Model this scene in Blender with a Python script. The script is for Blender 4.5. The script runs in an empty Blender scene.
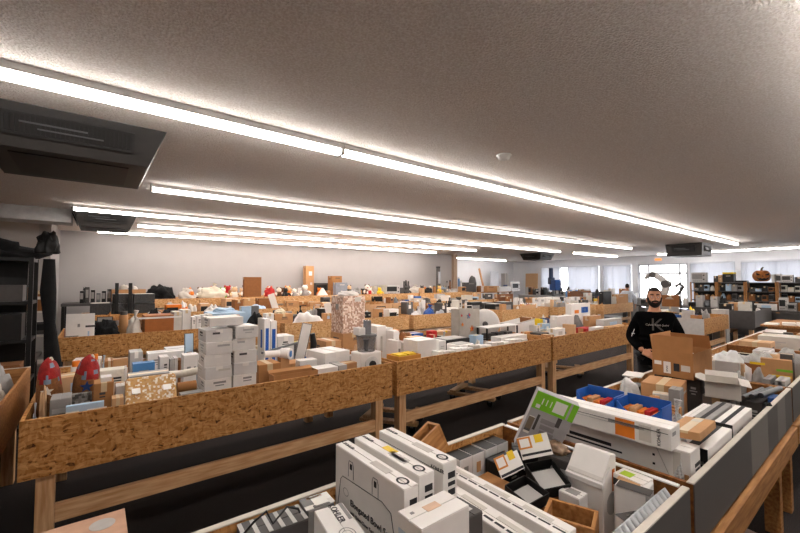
import bpy, math, random
from mathutils import Matrix, Vector, Euler, noise
R = math.radians
SC = bpy.context.scene
COL = SC.collection
# ------------------------------------------------------------------ camera
H = 1.85                                   # lens height
FPX, PITCH = 390.0, math.atan(15.5/390.0)
FW = Vector((0.61566, 0.78801, 0)); RT = Vector((0.78801, -0.61566, 0)); UP = Vector((0, 0, 1))
CF = (FW*math.cos(PITCH) + UP*math.sin(PITCH)); CU = (UP*math.cos(PITCH) - FW*math.sin(PITCH))
def ray(X, Y): return CF*FPX + RT*(X-400.0) + CU*(266.5-Y)
def atz(X, Y, z):
    d = ray(X, Y); t = (z-H)/d.z; return Vector((d.x*t, d.y*t, z))
def aty(X, Y, y):
    d = ray(X, Y); t = y/d.y; return Vector((d.x*t, y, H+d.z*t))
def atx(X, Y, x):
    d = ray(X, Y); t = x/d.x; return Vector((x, d.y*t, H+d.z*t))
def px(p):
    v = Vector(p) - Vector((0, 0, H)); w = v.dot(CF)
    return 400+FPX*v.dot(RT)/w, 266.5-FPX*v.dot(CU)/w
cam = bpy.data.cameras.new('camera'); cam.sensor_width = 36; cam.lens = 36*FPX/800; cam.clip_start = .02
co = bpy.data.objects.new('camera', cam); COL.objects.link(co)
co.location = (0, 0, H)
co.rotation_euler = Matrix((RT, CU, -CF)).transposed().to_euler()
SC.camera = co
# ------------------------------------------------------------------ materials
MC = {}
def newmat(name):
    m = bpy.data.materials.new(name); m.use_nodes = True
    nt = m.node_tree; b = nt.nodes['Principled BSDF']; return m, nt, b
def lin(c):
    if isinstance(c, str):
        c = [int(c[i:i+2], 16)/255 for i in (0, 2, 4)]
        return tuple((x/12.92 if x <= .04045 else ((x+.055)/1.055)**2.4) for x in c)
    return tuple(c)
def mat(hexc, rough=.6, metal=0, ns=14, amt=.1, bump=.0, bs=60, alpha=None, trans=0, spec=.3):
    key = (hexc, rough, metal, ns, amt, bump, bs, alpha, trans)
    if key in MC: return MC[key]
    m, nt, b = newmat('surface_%d' % len(MC)); c = lin(hexc)
    tc = nt.nodes.new('ShaderNodeTexCoord'); n = nt.nodes.new('ShaderNodeTexNoise')
    n.inputs['Scale'].default_value = ns; n.inputs['Detail'].default_value = 4
    nt.links.new(tc.outputs['Object'], n.inputs['Vector'])
    r = nt.nodes.new('ShaderNodeValToRGB')
    r.color_ramp.elements[0].position = .3; r.color_ramp.elements[1].position = .72
    r.color_ramp.elements[0].color = tuple(max(0, x*(1-amt)) for x in c)+(1,)
    r.color_ramp.elements[1].color = tuple(min(1, x*(1+amt)) for x in c)+(1,)
    nt.links.new(n.outputs['Fac'], r.inputs['Fac']); nt.links.new(r.outputs['Color'], b.inputs['Base Color'])
    b.inputs['Roughness'].default_value = rough; b.inputs['Metallic'].default_value = metal
    b.inputs['Specular IOR Level'].default_value = spec
    if alpha is not None: b.inputs['Alpha'].default_value = alpha
    if trans: b.inputs['Transmission Weight'].default_value = trans; b.inputs['IOR'].default_value = 1.2
    if bump:
        n2 = nt.nodes.new('ShaderNodeTexNoise'); n2.inputs['Scale'].default_value = bs; n2.inputs['Detail'].default_value = 3
        nt.links.new(tc.outputs['Object'], n2.inputs['Vector'])
        bp = nt.nodes.new('ShaderNodeBump'); bp.inputs['Strength'].default_value = bump; bp.inputs['Distance'].default_value = .02
        nt.links.new(n2.outputs['Fac'], bp.inputs['Height']); nt.links.new(bp.outputs['Normal'], b.inputs['Normal'])
    MC[key] = m; return m
def emit(hexc, s):
    key = ('e', hexc, s)
    if key in MC: return MC[key]
    m, nt, b = newmat('lamp_%d' % len(MC)); c = lin(hexc)
    b.inputs['Base Color'].default_value = c+(1,); b.inputs['Emission Color'].default_value = c+(1,)
    b.inputs['Emission Strength'].default_value = s; MC[key] = m; return m
def osb_mat(name, dark, mid, light):
    m, nt, b = newmat(name); N = nt.nodes.new; L = nt.links.new
    tc = N('ShaderNodeTexCoord')
    nz = N('ShaderNodeTexNoise'); nz.inputs['Scale'].default_value = 7; nz.inputs['Detail'].default_value = 2
    L(tc.outputs['Object'], nz.inputs['Vector'])
    mx = N('ShaderNodeMixRGB'); mx.blend_type = 'ADD'; mx.inputs['Fac'].default_value = .1
    L(tc.outputs['Object'], mx.inputs['Color1']); L(nz.outputs['Color'], mx.inputs['Color2'])
    cols = []
    for sc, rot in (((20, 20, 85), .25), ((70, 70, 30), -.45)):
        mp = N('ShaderNodeMapping'); mp.inputs['Scale'].default_value = sc; mp.inputs['Rotation'].default_value = (0, rot, rot)
        L(mx.outputs['Color'], mp.inputs['Vector'])
        v = N('ShaderNodeTexVoronoi'); L(mp.outputs['Vector'], v.inputs['Vector']); v.inputs['Scale'].default_value = 1
        sp = N('ShaderNodeSeparateColor'); L(v.outputs['Color'], sp.inputs['Color']); cols.append(sp)
    mm = N('ShaderNodeMath'); mm.operation = 'MULTIPLY_ADD'; mm.inputs[1].default_value = .55
    m2 = N('ShaderNodeMath'); m2.operation = 'MULTIPLY'; m2.inputs[1].default_value = .45
    L(cols[1].outputs['Red'], m2.inputs[0]); L(cols[0].outputs['Green'], mm.inputs[0]); L(m2.outputs[0], mm.inputs[2])
    r = N('ShaderNodeValToRGB'); e = r.color_ramp.elements
    e[0].position = .06; e[0].color = lin(dark)+(1,); e[1].position = .95; e[1].color = lin(light)+(1,)
    x = e.new(.22); x.color = lin(mid)+(1,)
    L(mm.outputs[0], r.inputs['Fac']); L(r.outputs['Color'], b.inputs['Base Color'])
    b.inputs['Roughness'].default_value = .65; b.inputs['Specular IOR Level'].default_value = .25
    return m
OSB = osb_mat('strand_board', '4a2a12', 'a06a34', 'cf9c62')
OSBL = osb_mat('pale_strand_board', '7a5028', 'b88450', 'dcb483')
def wood_mat(name, a, bcol, scale=(3, 30, 30)):
    m, nt, b = newmat(name); N = nt.nodes.new; L = nt.links.new
    tc = N('ShaderNodeTexCoord'); mp = N('ShaderNodeMapping'); mp.inputs['Scale'].default_value = scale
    n = N('ShaderNodeTexNoise'); n.inputs['Scale'].default_value = 1.5; n.inputs['Detail'].default_value = 5
    L(tc.outputs['Object'], mp.inputs['Vector']); L(mp.outputs['Vector'], n.inputs['Vector'])
    r = N('ShaderNodeValToRGB'); r.color_ramp.elements[0].position = .35; r.color_ramp.elements[1].position = .7
    r.color_ramp.elements[0].color = lin(a)+(1,); r.color_ramp.elements[1].color = lin(bcol)+(1,)
    L(n.outputs['Fac'], r.inputs['Fac']); L(r.outputs['Color'], b.inputs['Base Color'])
    b.inputs['Roughness'].default_value = .6; b.inputs['Specular IOR Level'].default_value = .25
    return m
LUMBER = wood_mat('lumber', 'b98a5c', 'd9b288'); LUMBERV = wood_mat('lumber_upright', 'b98a5c', 'd9b288', (30, 30, 3))
DWOOD = wood_mat('dark_wood', '6b3f1e', '94602f'); MWOOD = wood_mat('mid_wood', '8a5a30', 'b98550')
KRAFT = mat('b98a5e', .8, amt=.07); KRAFT2 = mat('a87648', .8, amt=.08); KRAFTD = mat('86562f', .8, amt=.1); KRAFTP = mat('c8a078', .8, amt=.06)
WHITE = mat('e6e0da', .55, amt=.03); WHITE2 = mat('d8d3cf', .6, amt=.04); OFFW = mat('c9c2b8', .65, amt=.05); PAPER = mat('f0ece6', .7, amt=.03)
GREY = mat('8f8b88', .55, amt=.08); LGREY = mat('b4b0ac', .55, amt=.06); DGREY = mat('4a4644', .6, amt=.1); BLACK = mat('171514', .5, amt=.2)
INK = mat('2c2a2c', .7, amt=.1); SILVER = mat('a8a9ac', .32, .85, amt=.06); STEEL = mat('6d6e70', .38, .9, amt=.1)
BLUE = mat('1f57a8', .5, amt=.1); DBLUE = mat('18305e', .5, amt=.1); LBLUE = mat('a9c1d6', .55, amt=.06); RED = mat('b3201f', .55, amt=.12)
ORANGE = mat('d9761c', .55, amt=.08); YELLOW = mat('e3bd22', .55, amt=.08); GREEN = mat('6fae2a', .5, amt=.08); TAPE = mat('cbb48f', .3, amt=.05)
TAPEW = mat('efe9e2', .25, amt=.02); BFAB = mat('100f10', .9, amt=.3, bump=.5, bs=200); GFAB = mat('6a6664', .9, amt=.15, bump=.4, bs=200)
CLEAR = mat('d9dbdd', .18, amt=.04, alpha=.55, spec=.5); CLOUD = mat('dcdcda', .3, amt=.06, alpha=.8, spec=.5); BUBBLE = mat('d8d6d2', .22, amt=.05, alpha=.75, bump=1, bs=120, spec=.5)
BURLAP = mat('8a5a33', .95, amt=.25, ns=60, bump=.6, bs=300); FLORAL = mat('a39b92', .8, amt=.08); PINK = mat('caa69a', .7, amt=.05)
FOAM = mat('ded6c8', .85, amt=.05, bump=.25, bs=40); LEDW = mat('e9e7e2', .45, amt=.02)
# ------------------------------------------------------------------ mesh collector
class MB:
    def __init__(s): s.v = []; s.f = []; s.m = []; s.sm = []
    def add(s, vs, fs, m=0, sm=False):
        o = len(s.v); s.v += [tuple(v) for v in vs]
        for f in fs: s.f.append(tuple(i+o for i in f)); s.m.append(m); s.sm.append(sm)
    def box(s, c, d, m=0, rot=None, top=None):
        x, y, z = d[0]/2, d[1]/2, d[2]/2
        vs = [Vector((a*x, b*y, e*z)) for e in (-1, 1) for a, b in ((-1, -1), (1, -1), (1, 1), (-1, 1))]
        if rot is not None:
            M = rot if isinstance(rot, Matrix) else Euler(rot).to_matrix(); vs = [M @ v for v in vs]
        vs = [v+Vector(c) for v in vs]
        fs = [(3, 2, 1, 0), (4, 5, 6, 7), (0, 1, 5, 4), (1, 2, 6, 5), (2, 3, 7, 6), (3, 0, 4, 7)]
        o = len(s.v); s.v += [tuple(v) for v in vs]
        for i, f in enumerate(fs):
            s.f.append(tuple(k+o for k in f)); s.sm.append(False)
            s.m.append(m if isinstance(m, int) else m[i])      # list order: bottom, top, -y, +x, +y, -x
        return s
    def bx(s, x0, x1, y0, y1, z0, z1, m=0):
        return s.box(((x0+x1)/2, (y0+y1)/2, (z0+z1)/2), (abs(x1-x0), abs(y1-y0), abs(z1-z0)), m)
    def cyl(s, a, b, r0, r1=None, n=14, m=0, cap=True, sm=True):
        a, b = Vector(a), Vector(b); r1 = r0 if r1 is None else r1
        d = (b-a).normalized(); u = d.orthogonal().normalized(); w = d.cross(u)
        vs = [p+(u*math.cos(t)+w*math.sin(t))*r for p, r in ((a, r0), (b, r1)) for t in [2*math.pi*k/n for k in range(n)]]
        s.add(vs, [(k, (k+1) % n, n+(k+1) % n, n+k) for k in range(n)], m, sm)
        if cap: s.add(vs, [tuple(range(n-1, -1, -1)), tuple(range(n, 2*n))], m)
        return s
    def tube(s, pts, r, n=8, m=0):
        pts = [Vector(p) for p in pts]; rings = []; u = None
        for i, p in enumerate(pts):
            d = (pts[min(i+1, len(pts)-1)]-pts[max(i-1, 0)]).normalized()
            u = d.orthogonal().normalized() if u is None else (u-d*u.dot(d)).normalized()
            w = d.cross(u); rr = r[i] if isinstance(r, (list, tuple)) else r
            rings.append([p+(u*math.cos(2*math.pi*k/n)+w*math.sin(2*math.pi*k/n))*rr for k in range(n)])
        vs = [v for rg in rings for v in rg]; fs = []
        for i in range(len(pts)-1):
            for k in range(n): fs.append((i*n+k, i*n+(k+1) % n, (i+1)*n+(k+1) % n, (i+1)*n+k))
        s.add(vs, fs, m, True); q = (len(pts)-1)*n
        s.add(vs, [tuple(range(n-1, -1, -1)), tuple(range(q, q+n))], m); return s
    def lathe(s, prof, c=(0, 0, 0), n=20, m=0, rot=None):
        vs = []
        for r, z in prof:
            for k in range(n):
                v = Vector((r*math.cos(2*math.pi*k/n), r*math.sin(2*math.pi*k/n), z))
                if rot is not None: v = Euler(rot).to_matrix() @ v
                vs.append(v+Vector(c))
        fs = [(i*n+k, i*n+(k+1) % n, (i+1)*n+(k+1) % n, (i+1)*n+k) for i in range(len(prof)-1) for k in range(n)]
        s.add(vs, fs, m, True); q = (len(prof)-1)*n
        s.add(vs, [tuple(range(n-1, -1, -1)), tuple(range(q, q+n))], m); return s
    def prism(s, poly, d0, d1, ax='y', m=0):
        mp = {'y': lambda p, d: (p[0], d, p[1]), 'x': lambda p, d: (d, p[0], p[1]), 'z': lambda p, d: (p[0], p[1], d)}[ax]
        n = len(poly); vs = [mp(p, d) for d in (d0, d1) for p in poly]
        s.add(vs, [(k, (k+1) % n, n+(k+1) % n, n+k) for k in range(n)]+[tuple(range(n-1, -1, -1)), tuple(range(n, 2*n))], m); return s
    def lump(s, c, d, seed=0, amp=.25, fr=2.2, nu=18, nv=10, m=0, flat=.35, sharp=0, sq=1):
        # rounded heap with folds; the underside is flattened so that it rests
        vs = []; fs = []
        for j in range(nv+1):
            th = math.pi*j/nv
            for i in range(nu):
                ph = 2*math.pi*i/nu
                v = Vector((math.sin(th)*math.cos(ph), math.sin(th)*math.sin(ph), math.cos(th)))
                if sq != 1 and math.sin(th) > 1e-4: q_ = math.sin(th)**(sq-1); v = Vector((v.x*q_, v.y*q_, v.z))
                k = noise.noise(v*fr+Vector((seed*3.1, seed*1.7, 0)))
                if sharp: k = k+sharp*(abs(noise.noise(v*fr*2.3+Vector((seed, 5, seed))))-.25)
                v = v*(1+amp*k); z = max(v.z, -flat)
                vs.append((v.x, v.y, z))
        lo = [min(q[i] for q in vs) for i in range(3)]; hi = [max(q[i] for q in vs) for i in range(3)]
        vs = [tuple(c[i]+((q[i]-lo[i])/(hi[i]-lo[i])-(.5 if i < 2 else 0))*d[i] for i in range(3)) for q in vs]
        for j in range(nv):
            for i in range(nu): fs.append((j*nu+i, (j+1)*nu+i, (j+1)*nu+(i+1) % nu, j*nu+(i+1) % nu))
        s.add(vs, fs, m, True); return s
    def ball(s, c, d, nu=16, nv=10, m=0):
        return s.lump((c[0], c[1], c[2]-d[2]), (d[0], d[1], 2*d[2]), amp=0, nu=nu, nv=nv, m=m, flat=1.0)
    def build(s, name, mats, parent=None, loc=(0, 0, 0), rot=(0, 0, 0), bevel=0, seg=2):
        me = bpy.data.meshes.new(name); me.from_pydata(s.v, [], s.f)
        mats = mats if isinstance(mats, (list, tuple)) else [mats]
        for m in mats: me.materials.append(m)
        me.polygons.foreach_set('material_index', [min(i, len(mats)-1) for i in s.m])
        me.polygons.foreach_set('use_smooth', s.sm)
        me.update()
        o = bpy.data.objects.new(name, me); COL.objects.link(o)
        o.location = loc; o.rotation_euler = rot
        if parent is not None: o.parent = parent
        if bevel:
            b = o.modifiers.new('bevel', 'BEVEL'); b.width = bevel; b.segments = seg; b.limit_method = 'ANGLE'
        return o
def tag(o, label, cat, group=None, kind=None):
    if label: o['label'] = label
    if cat: o['category'] = cat
    if group: o['group'] = group
    if kind: o['kind'] = kind
    return o
def thing(name, label, cat, loc=(0, 0, 0), rz=0, group=None, rot=None):
    o = bpy.data.objects.new(name, None); COL.objects.link(o); o.empty_display_size = .1
    o.location = loc; o.rotation_euler = rot if rot is not None else (0, 0, rz)
    return tag(o, label, cat, group)
def struct(name, mb, mats, label=None):
    o = mb.build(name, mats); o['kind'] = 'structure'
    if label: o['label'] = label
    return o
def kids(o): return [c for c in o.children]
def copy_tree(o, parent=None, label=None):
    c = o.copy(); COL.objects.link(c)
    if parent is not None: c.parent = parent
    if label: c['label'] = label
    for ch in kids(o): copy_tree(ch, c)
    return c
FACES = {'F': ((1, 0, 0), (0, 0, 1), (0, -1, 0)), 'B': ((-1, 0, 0), (0, 0, 1), (0, 1, 0)), 'L': ((0, -1, 0), (0, 0, 1), (-1, 0, 0)),
         'R': ((0, 1, 0), (0, 0, 1), (1, 0, 0)), 'T': ((1, 0, 0), (0, 1, 0), (0, 0, 1)), 'T2': ((0, -1, 0), (1, 0, 0), (0, 0, 1))}
def face_frame(face, size):
    u, v, n = (Vector(a) for a in FACES[face]); c = Vector((0, 0, size[2]/2))
    c += Vector((n.x*size[0]/2, n.y*size[1]/2, n.z*size[2]/2)); return c, u, v, n
def decal(par, face, size, u0, v0, w, h, m, name='sticker', off=.0012, label=None):
    c, u, v, n = face_frame(face, size); c = c+u*u0+v*v0+n*(off*.5)
    b = MB(); b.box((0, 0, 0), (w, h, off)); o = b.build(name, m, par)
    o.matrix_local = Matrix.Translation(c) @ Matrix((u, v, n)).transposed().to_4x4()
    if label: o['label'] = label
    return o
def text_mesh(body, size, ext=.0006):
    cu = bpy.data.curves.new('lettering', 'FONT'); cu.body = body; cu.size = size; cu.extrude = ext
    cu.align_x = 'CENTER'; cu.align_y = 'CENTER'; cu.resolution_u = 3
    t = bpy.data.objects.new('lettering', cu); COL.objects.link(t)
    bpy.context.view_layer.update()
    me = bpy.data.meshes.new_from_object(t.evaluated_get(bpy.context.evaluated_depsgraph_get()))
    bpy.data.objects.remove(t); bpy.data.curves.remove(cu); return me
def text_on(par, face, size, u0, v0, body, ts, m=None, rot=0, off=.0016):
    c, u, v, n = face_frame(face, size); me = text_mesh(body, ts); me.materials.clear(); me.materials.append(m or INK)
    o = bpy.data.objects.new('lettering', me); COL.objects.link(o); o.parent = par
    o.matrix_local = Matrix.Translation(c+u*u0+v*v0+n*off) @ Matrix((u, v, n)).transposed().to_4x4() @ Matrix.Rotation(rot, 4, 'Z')
    return o
# ------------------------------------------------------------------ room
CZ = 3.15
def speck_mat(name, c1, c2, sc, bump, dist, rough=.95):
    m, nt, b = newmat(name); N = nt.nodes.new; L = nt.links.new
    tc = N('ShaderNodeTexCoord'); n = N('ShaderNodeTexNoise'); n.inputs['Scale'].default_value = sc; n.inputs['Detail'].default_value = 3
    L(tc.outputs['Object'], n.inputs['Vector'])
    r = N('ShaderNodeValToRGB'); r.color_ramp.elements[0].position = .38; r.color_ramp.elements[1].position = .66
    r.color_ramp.elements[0].color = lin(c1)+(1,); r.color_ramp.elements[1].color = lin(c2)+(1,)
    L(n.outputs['Fac'], r.inputs['Fac']); L(r.outputs['Color'], b.inputs['Base Color'])
    bp = N('ShaderNodeBump'); bp.inputs['Strength'].default_value = bump; bp.inputs['Distance'].default_value = dist
    L(n.outputs['Fac'], bp.inputs['Height']); L(bp.outputs['Normal'], b.inputs['Normal'])
    b.inputs['Roughness'].default_value = rough; b.inputs['Specular IOR Level'].default_value = .1
    return m
CEIL = speck_mat('popcorn_ceiling', 'e6dcd3', 'faf4ee', 75, 1.0, .03)
CARPET = speck_mat('carpet', '262120', '403a38', 160, .5, .02)
WALL = mat('aaa5a2', .85, amt=.02, ns=3, bump=.05, bs=90); WALLG = mat('b9b2ac', .85, amt=.03, ns=3); WALLW = mat('f0f0f2', .8, amt=.02, ns=3)
COLUMN = mat('b59c86', .8, amt=.05)
b = MB().bx(-8, 22, -8, 16.2, -.12, 0); struct('floor', b, CARPET, 'dark grey carpet floor')
b = MB().bx(-8, 22, -8, 16.2, CZ, CZ+.15); struct('ceiling', b, CEIL, 'textured popcorn ceiling')
b = MB().bx(-.9, 13.2, 12.95, 13.15, 0, CZ); struct('wall_back', b, WALL, 'long cream wall at the back')
b = MB().bx(-.9, -.72, 10.5, 12.95, 0, CZ); struct('wall_return', b, WALL)
b = MB().bx(-8, -.9, 10.5, 10.7, 0, CZ); struct('wall_left', b, WALLG, 'shaded grey wall at the left')
b = MB().bx(13.2, 13.42, 12.8, 13.3, 0, CZ); struct('column_1', b, COLUMN, 'brown column at the end of the cream wall')
b = MB().bx(13.2, 21.8, 15.5, 15.7, 0, CZ); struct('wall_recess', b, WALLW, 'white recessed wall near the windows')
b = MB().bx(13.2, 13.4, 13.3, 15.5, 0, CZ); struct('wall_recess_side', b, WALLW)
b = MB().bx(-8, -7.85, -8, 10.5, 0, CZ); struct('wall_near_side', b, WALLG)
b = MB().bx(-8, 22, -8, -7.85, 0, CZ); struct('wall_front', b, WALLG)
# window wall: sill band, head band and piers round the openings
WX = 21.5; wins = [(-6.4, -3.4), (-3.1, .7), (1.0, 4.08), (4.3, 5.87), (8.35, 9.72), (9.98, 13.4)]
b = MB(); b.bx(WX, WX+.2, -7.85, 15.5, 2.74, CZ)
for y0, y1 in [(-7.85, 5.98), (8.1, 15.5)]: b.bx(WX, WX+.2, y0, y1, 0, .85)
for y0, y1 in [(-7.85, -6.4), (-3.4, -3.1), (.7, 1.0), (4.08, 4.3), (5.87, 5.98), (8.1, 8.35), (9.72, 9.98), (13.4, 15.5)]: b.bx(WX, WX+.2, y0, y1, .85, 2.74)
struct('wall_window', b, WALLW, 'white window wall')
GLASS = mat('eef4f8', .02, amt=.01, alpha=.12, spec=.5)
FRM = mat('d9dade', .5, amt=.03)
for i, (y0, y1) in enumerate(wins):
    b = MB(); n = max(1, round((y1-y0)/1.2))
    for k in range(n+1):
        y = y0+.02+(y1-y0-.04)*k/n; b.bx(WX+.06, WX+.12, y-.025, y+.025, .85, 2.74)
    for z in (.875, 2.715): b.bx(WX+.06, WX+.12, y0, y1, z-.025, z+.025)
    w = struct('window_%d' % (i+1), b, FRM)
    p = MB().bx(WX+.085, WX+.095, y0+.03, y1-.03, .9, 2.69).build('pane', GLASS, w); p['kind'] = 'structure'
# glazed entrance: transom above, a framed door and a side light
b = MB()
for y in (6.03, 6.32, 7.62, 8.05): b.bx(WX+.05, WX+.13, y-.035, y+.035, 0, 2.74)
for z in (.06, 2.26, 2.70): b.bx(WX+.05, WX+.13, 6.0, 8.08, z-.04, z+.04)
b.bx(WX+.04, WX+.09, 6.36, 7.58, 1.02, 1.08)
d = struct('door_1', b, FRM); p = MB().bx(WX+.085, WX+.095, 6.05, 8.03, .1, 2.68).build('pane', GLASS, d); p['kind'] = 'structure'
p = MB().bx(WX+.02, WX+.05, 6.5, 7.4, .94, 1.0).build('door_handle', SILVER, d)
b = MB().bx(WX+.35, WX+40, -30, 40, -.25, -.12); struct('ground_outside', b, mat('c9c9c9', .9, ns=2), 'pale pavement outside the windows')
# vertical blinds: hanging slats behind the glass
def slat_mat():
    m = bpy.data.materials.new('blind_fabric'); m.use_nodes = True; nt = m.node_tree; nt.nodes.clear(); N = nt.nodes.new
    o = N('ShaderNodeOutputMaterial'); mx = N('ShaderNodeMixShader'); t = N('ShaderNodeBsdfTranslucent'); d = N('ShaderNodeBsdfDiffuse')
    n = N('ShaderNodeTexNoise'); n.inputs['Scale'].default_value = 9; r = N('ShaderNodeValToRGB')
    r.color_ramp.elements[0].color = (.47, .465, .47, 1); r.color_ramp.elements[1].color = (.54, .535, .54, 1)
    nt.links.new(n.outputs['Fac'], r.inputs['Fac'])
    for q in (t, d): nt.links.new(r.outputs['Color'], q.inputs['Color'])
    mx.inputs[0].default_value = .15; nt.links.new(t.outputs[0], mx.inputs[1]); nt.links.new(d.outputs[0], mx.inputs[2])
    nt.links.new(mx.outputs[0], o.inputs['Surface']); return m
SLAT = slat_mat()
def blind(y0, y1, label):
    root = thing('vertical_blind', label, 'blind', (WX-.12, (y0+y1)/2, .95), group='vertical blinds'); w = y1-y0
    MB().box((0, 0, 1.77), (.06, w, .05)).build('head_rail', FRM, root)
    b = MB(); n = int(w/.085)
    for k in range(n):
        y = -w/2+(k+.5)*w/n; a = R(-64+random.Random(k*7+int(y0*10)).uniform(-12, 9))
        b.box((0, y, .87), (.1, .0025, 1.74), rot=(0, 0, a))
    b.build('slats', SLAT, root)
for y0, y1, l in [(12.2, 13.4, 'narrow vertical blind beside the corner of the white recess'), (9.98, 11.72, 'wide drawn vertical blind on the corner window, right of the bare gap'),
                  (8.35, 9.72, 'drawn vertical blind just left of the bright glass door'), (4.3, 5.87, 'drawn vertical blind just right of the bright glass door'),
                  (1.0, 4.08, 'wide vertical blind behind the pumpkin on the shelf'), (-3.1, .7, 'vertical blind at the right end of the window wall')]: blind(y0, y1, l)
# ------------------------------------------------------------------ ceiling fittings
LAMP = emit('fff9f4', 36.0)
def strip(x0, x1, y, label, axis='x'):
    L = x1-x0; root = thing('ceiling_light', label, 'ceiling light', ((x0+x1)/2, y, CZ-.11) if axis == 'x' else (y, (x0+x1)/2, CZ-.11), 0 if axis == 'x' else R(90), 'fluorescent strip lights')
    MB().box((0, 0, .085), (L-.004, .1, .05)).build('housing', LEDW, root)
    b = MB(); q = [(-.044, .06), (-.044, .03), (-.032, .016), (.032, .016), (.044, .03), (.044, .06)]
    b.prism(q, -L/2+.02, L/2-.02, 'x'); b.build('diffuser', LAMP, root)
    for s in (-1, 1): MB().prism([(-.048, .06), (-.048, .028), (-.035, .012), (.035, .012), (.048, .028), (.048, .06)], s*(L/2-.019), s*(L/2-.003), 'x').build('end_cap', LEDW, root)
ORD = ['first', 'second', 'third', 'fourth', 'fifth', 'sixth', 'seventh', 'eighth', 'ninth', 'tenth', 'eleventh', 'twelfth']
rows = [('lamp row over the near tables', .05, -.63, 2.44, 7), ('added unseen lamp row behind the camera side', -2.9, -.63, 2.44, 7),  # the camera-side row is out of view, added to light the scene
        ('longest lamp row beside the smoke detector', 3.23, -3.07, 2.44, 8), ('second lamp row starting beside the black vent unit', 6.07, .55, 2.5, 6),
        ('third lamp row starting above the rear vent unit', 8.5, -.33, 2.54, 6), ('fourth lamp row', 10.25, .69, 2.22, 5), ('lamp row closest to the cream wall', 12.0, 0, 2.26, 5)]
for nm, y, x, l, n in rows:
    for k in range(n): strip(x+k*l, x+(k+1)*l, y, '%s tube from left in the %s' % (ORD[k], nm))
for k in range(2): strip(15.9+k*2.1, 15.9+(k+1)*2.1, 8.5, '%s strip light between the far black vent unit and the windows' % ('nearer', 'farther')[k])
for k in range(2): strip(13.7+k*2.5, 16.2+k*2.5, 14.0, '%s strip light in front of the white recess' % ('nearer', 'farther')[k])
for k in range(4): strip(-2.2+k*2.2, k*2.2, 19.75, '%s strip light along the window wall, counted from the right end' % ORD[k], 'y')
def ac_unit(x0, x1, y0, y1, label, drop=.3, inset=.12):
    cx, cy = (x0+x1)/2, (y0+y1)/2; w, d = (x1-x0)/2, (y1-y0)/2
    root = thing('vent_unit', label, 'air vent', (cx, cy, CZ-drop), group='black ceiling vent units')
    b = MB(); z0 = 0; z1 = drop
    lo = [(-w+inset, -d+inset, 0), (w-inset, -d+inset, 0), (w-inset, d-inset, 0), (-w+inset, d-inset, 0)]
    hi = [(-w, -d, drop), (w, -d, drop), (w, d, drop), (-w, d, drop)]
    b.add(lo+hi, [(3, 2, 1, 0), (4, 5, 6, 7), (0, 1, 5, 4), (1, 2, 6, 5), (2, 3, 7, 6), (3, 0, 4, 7)])
    b.build('body', ACM, root)
    for ang, hw, hd in ((0, w, d), (-90, d, w)):                  # grilles on the two long slopes
        t = math.atan2(drop, inset); sl = math.hypot(drop, inset); g = MB()
        L = hw*1.25; hgt = sl*.46
        g.box((0, 0, hgt/2), (L, .012, .02), 0); g.box((0, 0, -hgt/2), (L, .012, .02), 0)
        for s in (-1, 1): g.box((s*L/2, 0, 0), (.02, .012, hgt+.02), 0)
        n = int(L/.028)
        for k in range(n): g.box((-L/2+(k+.5)*L/n, .002, 0), (.008, .012, hgt), 1)
        g.box((-.1, -.004, hgt*.12), (L*.5, .008, .012), 2); g.box((.0, -.004, -.02), (L*.5, .008, .01), 2)
        g.box((0, .007, 0), (L, .004, hgt), 3)
        o = g.build('grille', [ACF, ACF, STEEL, BLACK], root)
        M = Matrix.Rotation(R(ang), 4, 'Z') @ Matrix.Translation((0, -hd+inset*.45, drop*.55)) @ Matrix.Rotation(math.pi/2-t, 4, 'X')
        o.matrix_local = M @ Matrix.Translation((0, -.016, 0))
    MB().box((0, 0, -.004), (w*1.2, d*1.2, .008)).build('bottom_grille', ACF, root)
ACM = mat('2b2826', .45, amt=.12); ACF = mat('1d1b1a', .5, amt=.1)
ac_unit(-.8, .46, 3.88, 5.15, 'large black ceiling vent unit at the upper left of the room')
ac_unit(-.36, .62, 8.8, 9.9, 'black ceiling vent unit joined to a pale duct near the cream wall')
ac_unit(15.4, 16.5, 9.65, 10.75, 'small black ceiling vent unit in front of the white recess')
b_ = ac_unit(15.6, 16.7, 3.93, 4.98, 'black ceiling vent unit hanging above the tall shelves', drop=.42, inset=.03)
r_ = thing('ceiling_duct', 'pale grey boxed duct running left from the rear vent unit', 'duct', (-1.0, 9.35, CZ-.24))
MB().box((.04, 0, .12), (1.2, .5, .24)).build('duct_body', mat('b9b6b4', .5), r_, bevel=.006); MB().box((-.62, 0, .12), (.1, .54, .239)).build('duct_collar', mat('a9b3bd', .4), r_, bevel=.005)
c = atz(504, 155, CZ)
r_ = thing('smoke_detector', 'round white smoke detector on the ceiling', 'smoke detector', (c.x, c.y, CZ-.05))
MB().lathe([(.03, 0), (.055, .008), (.062, .03)], n=24).build('cover', LEDW, r_); MB().lathe([(.07, .03), (.075, .036), (.075, .05)], n=24).build('base', LEDW, r_)
o = MB(); o.tube([(-1.2, 4.42, 3.12), (-.55, 5.3, 3.12), (-.2, 5.32, 3.12), (.12, 5.4, 3.12)], .012); tag(o.build('ceiling_conduit', mat('b0a69e', .5)), 'thin pale conduit running on the ceiling behind the large vent unit', 'conduit')
r_ = thing('exit_sign', 'small orange sign glowing above the glass door', 'sign', (WX-.05, 7.15, 2.86))
MB().box((0, 0, .08), (.05, .34, .16)).build('sign_box', LEDW, r_); MB().box((-.027, 0, .08), (.004, .28, .1)).build('sign_face', emit('ff9a4a', 1.2), r_)
o = thing('wall_outlet', 'small dark control box on the cream wall at left', 'switch', (.55, 12.94, 1.55))
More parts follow.
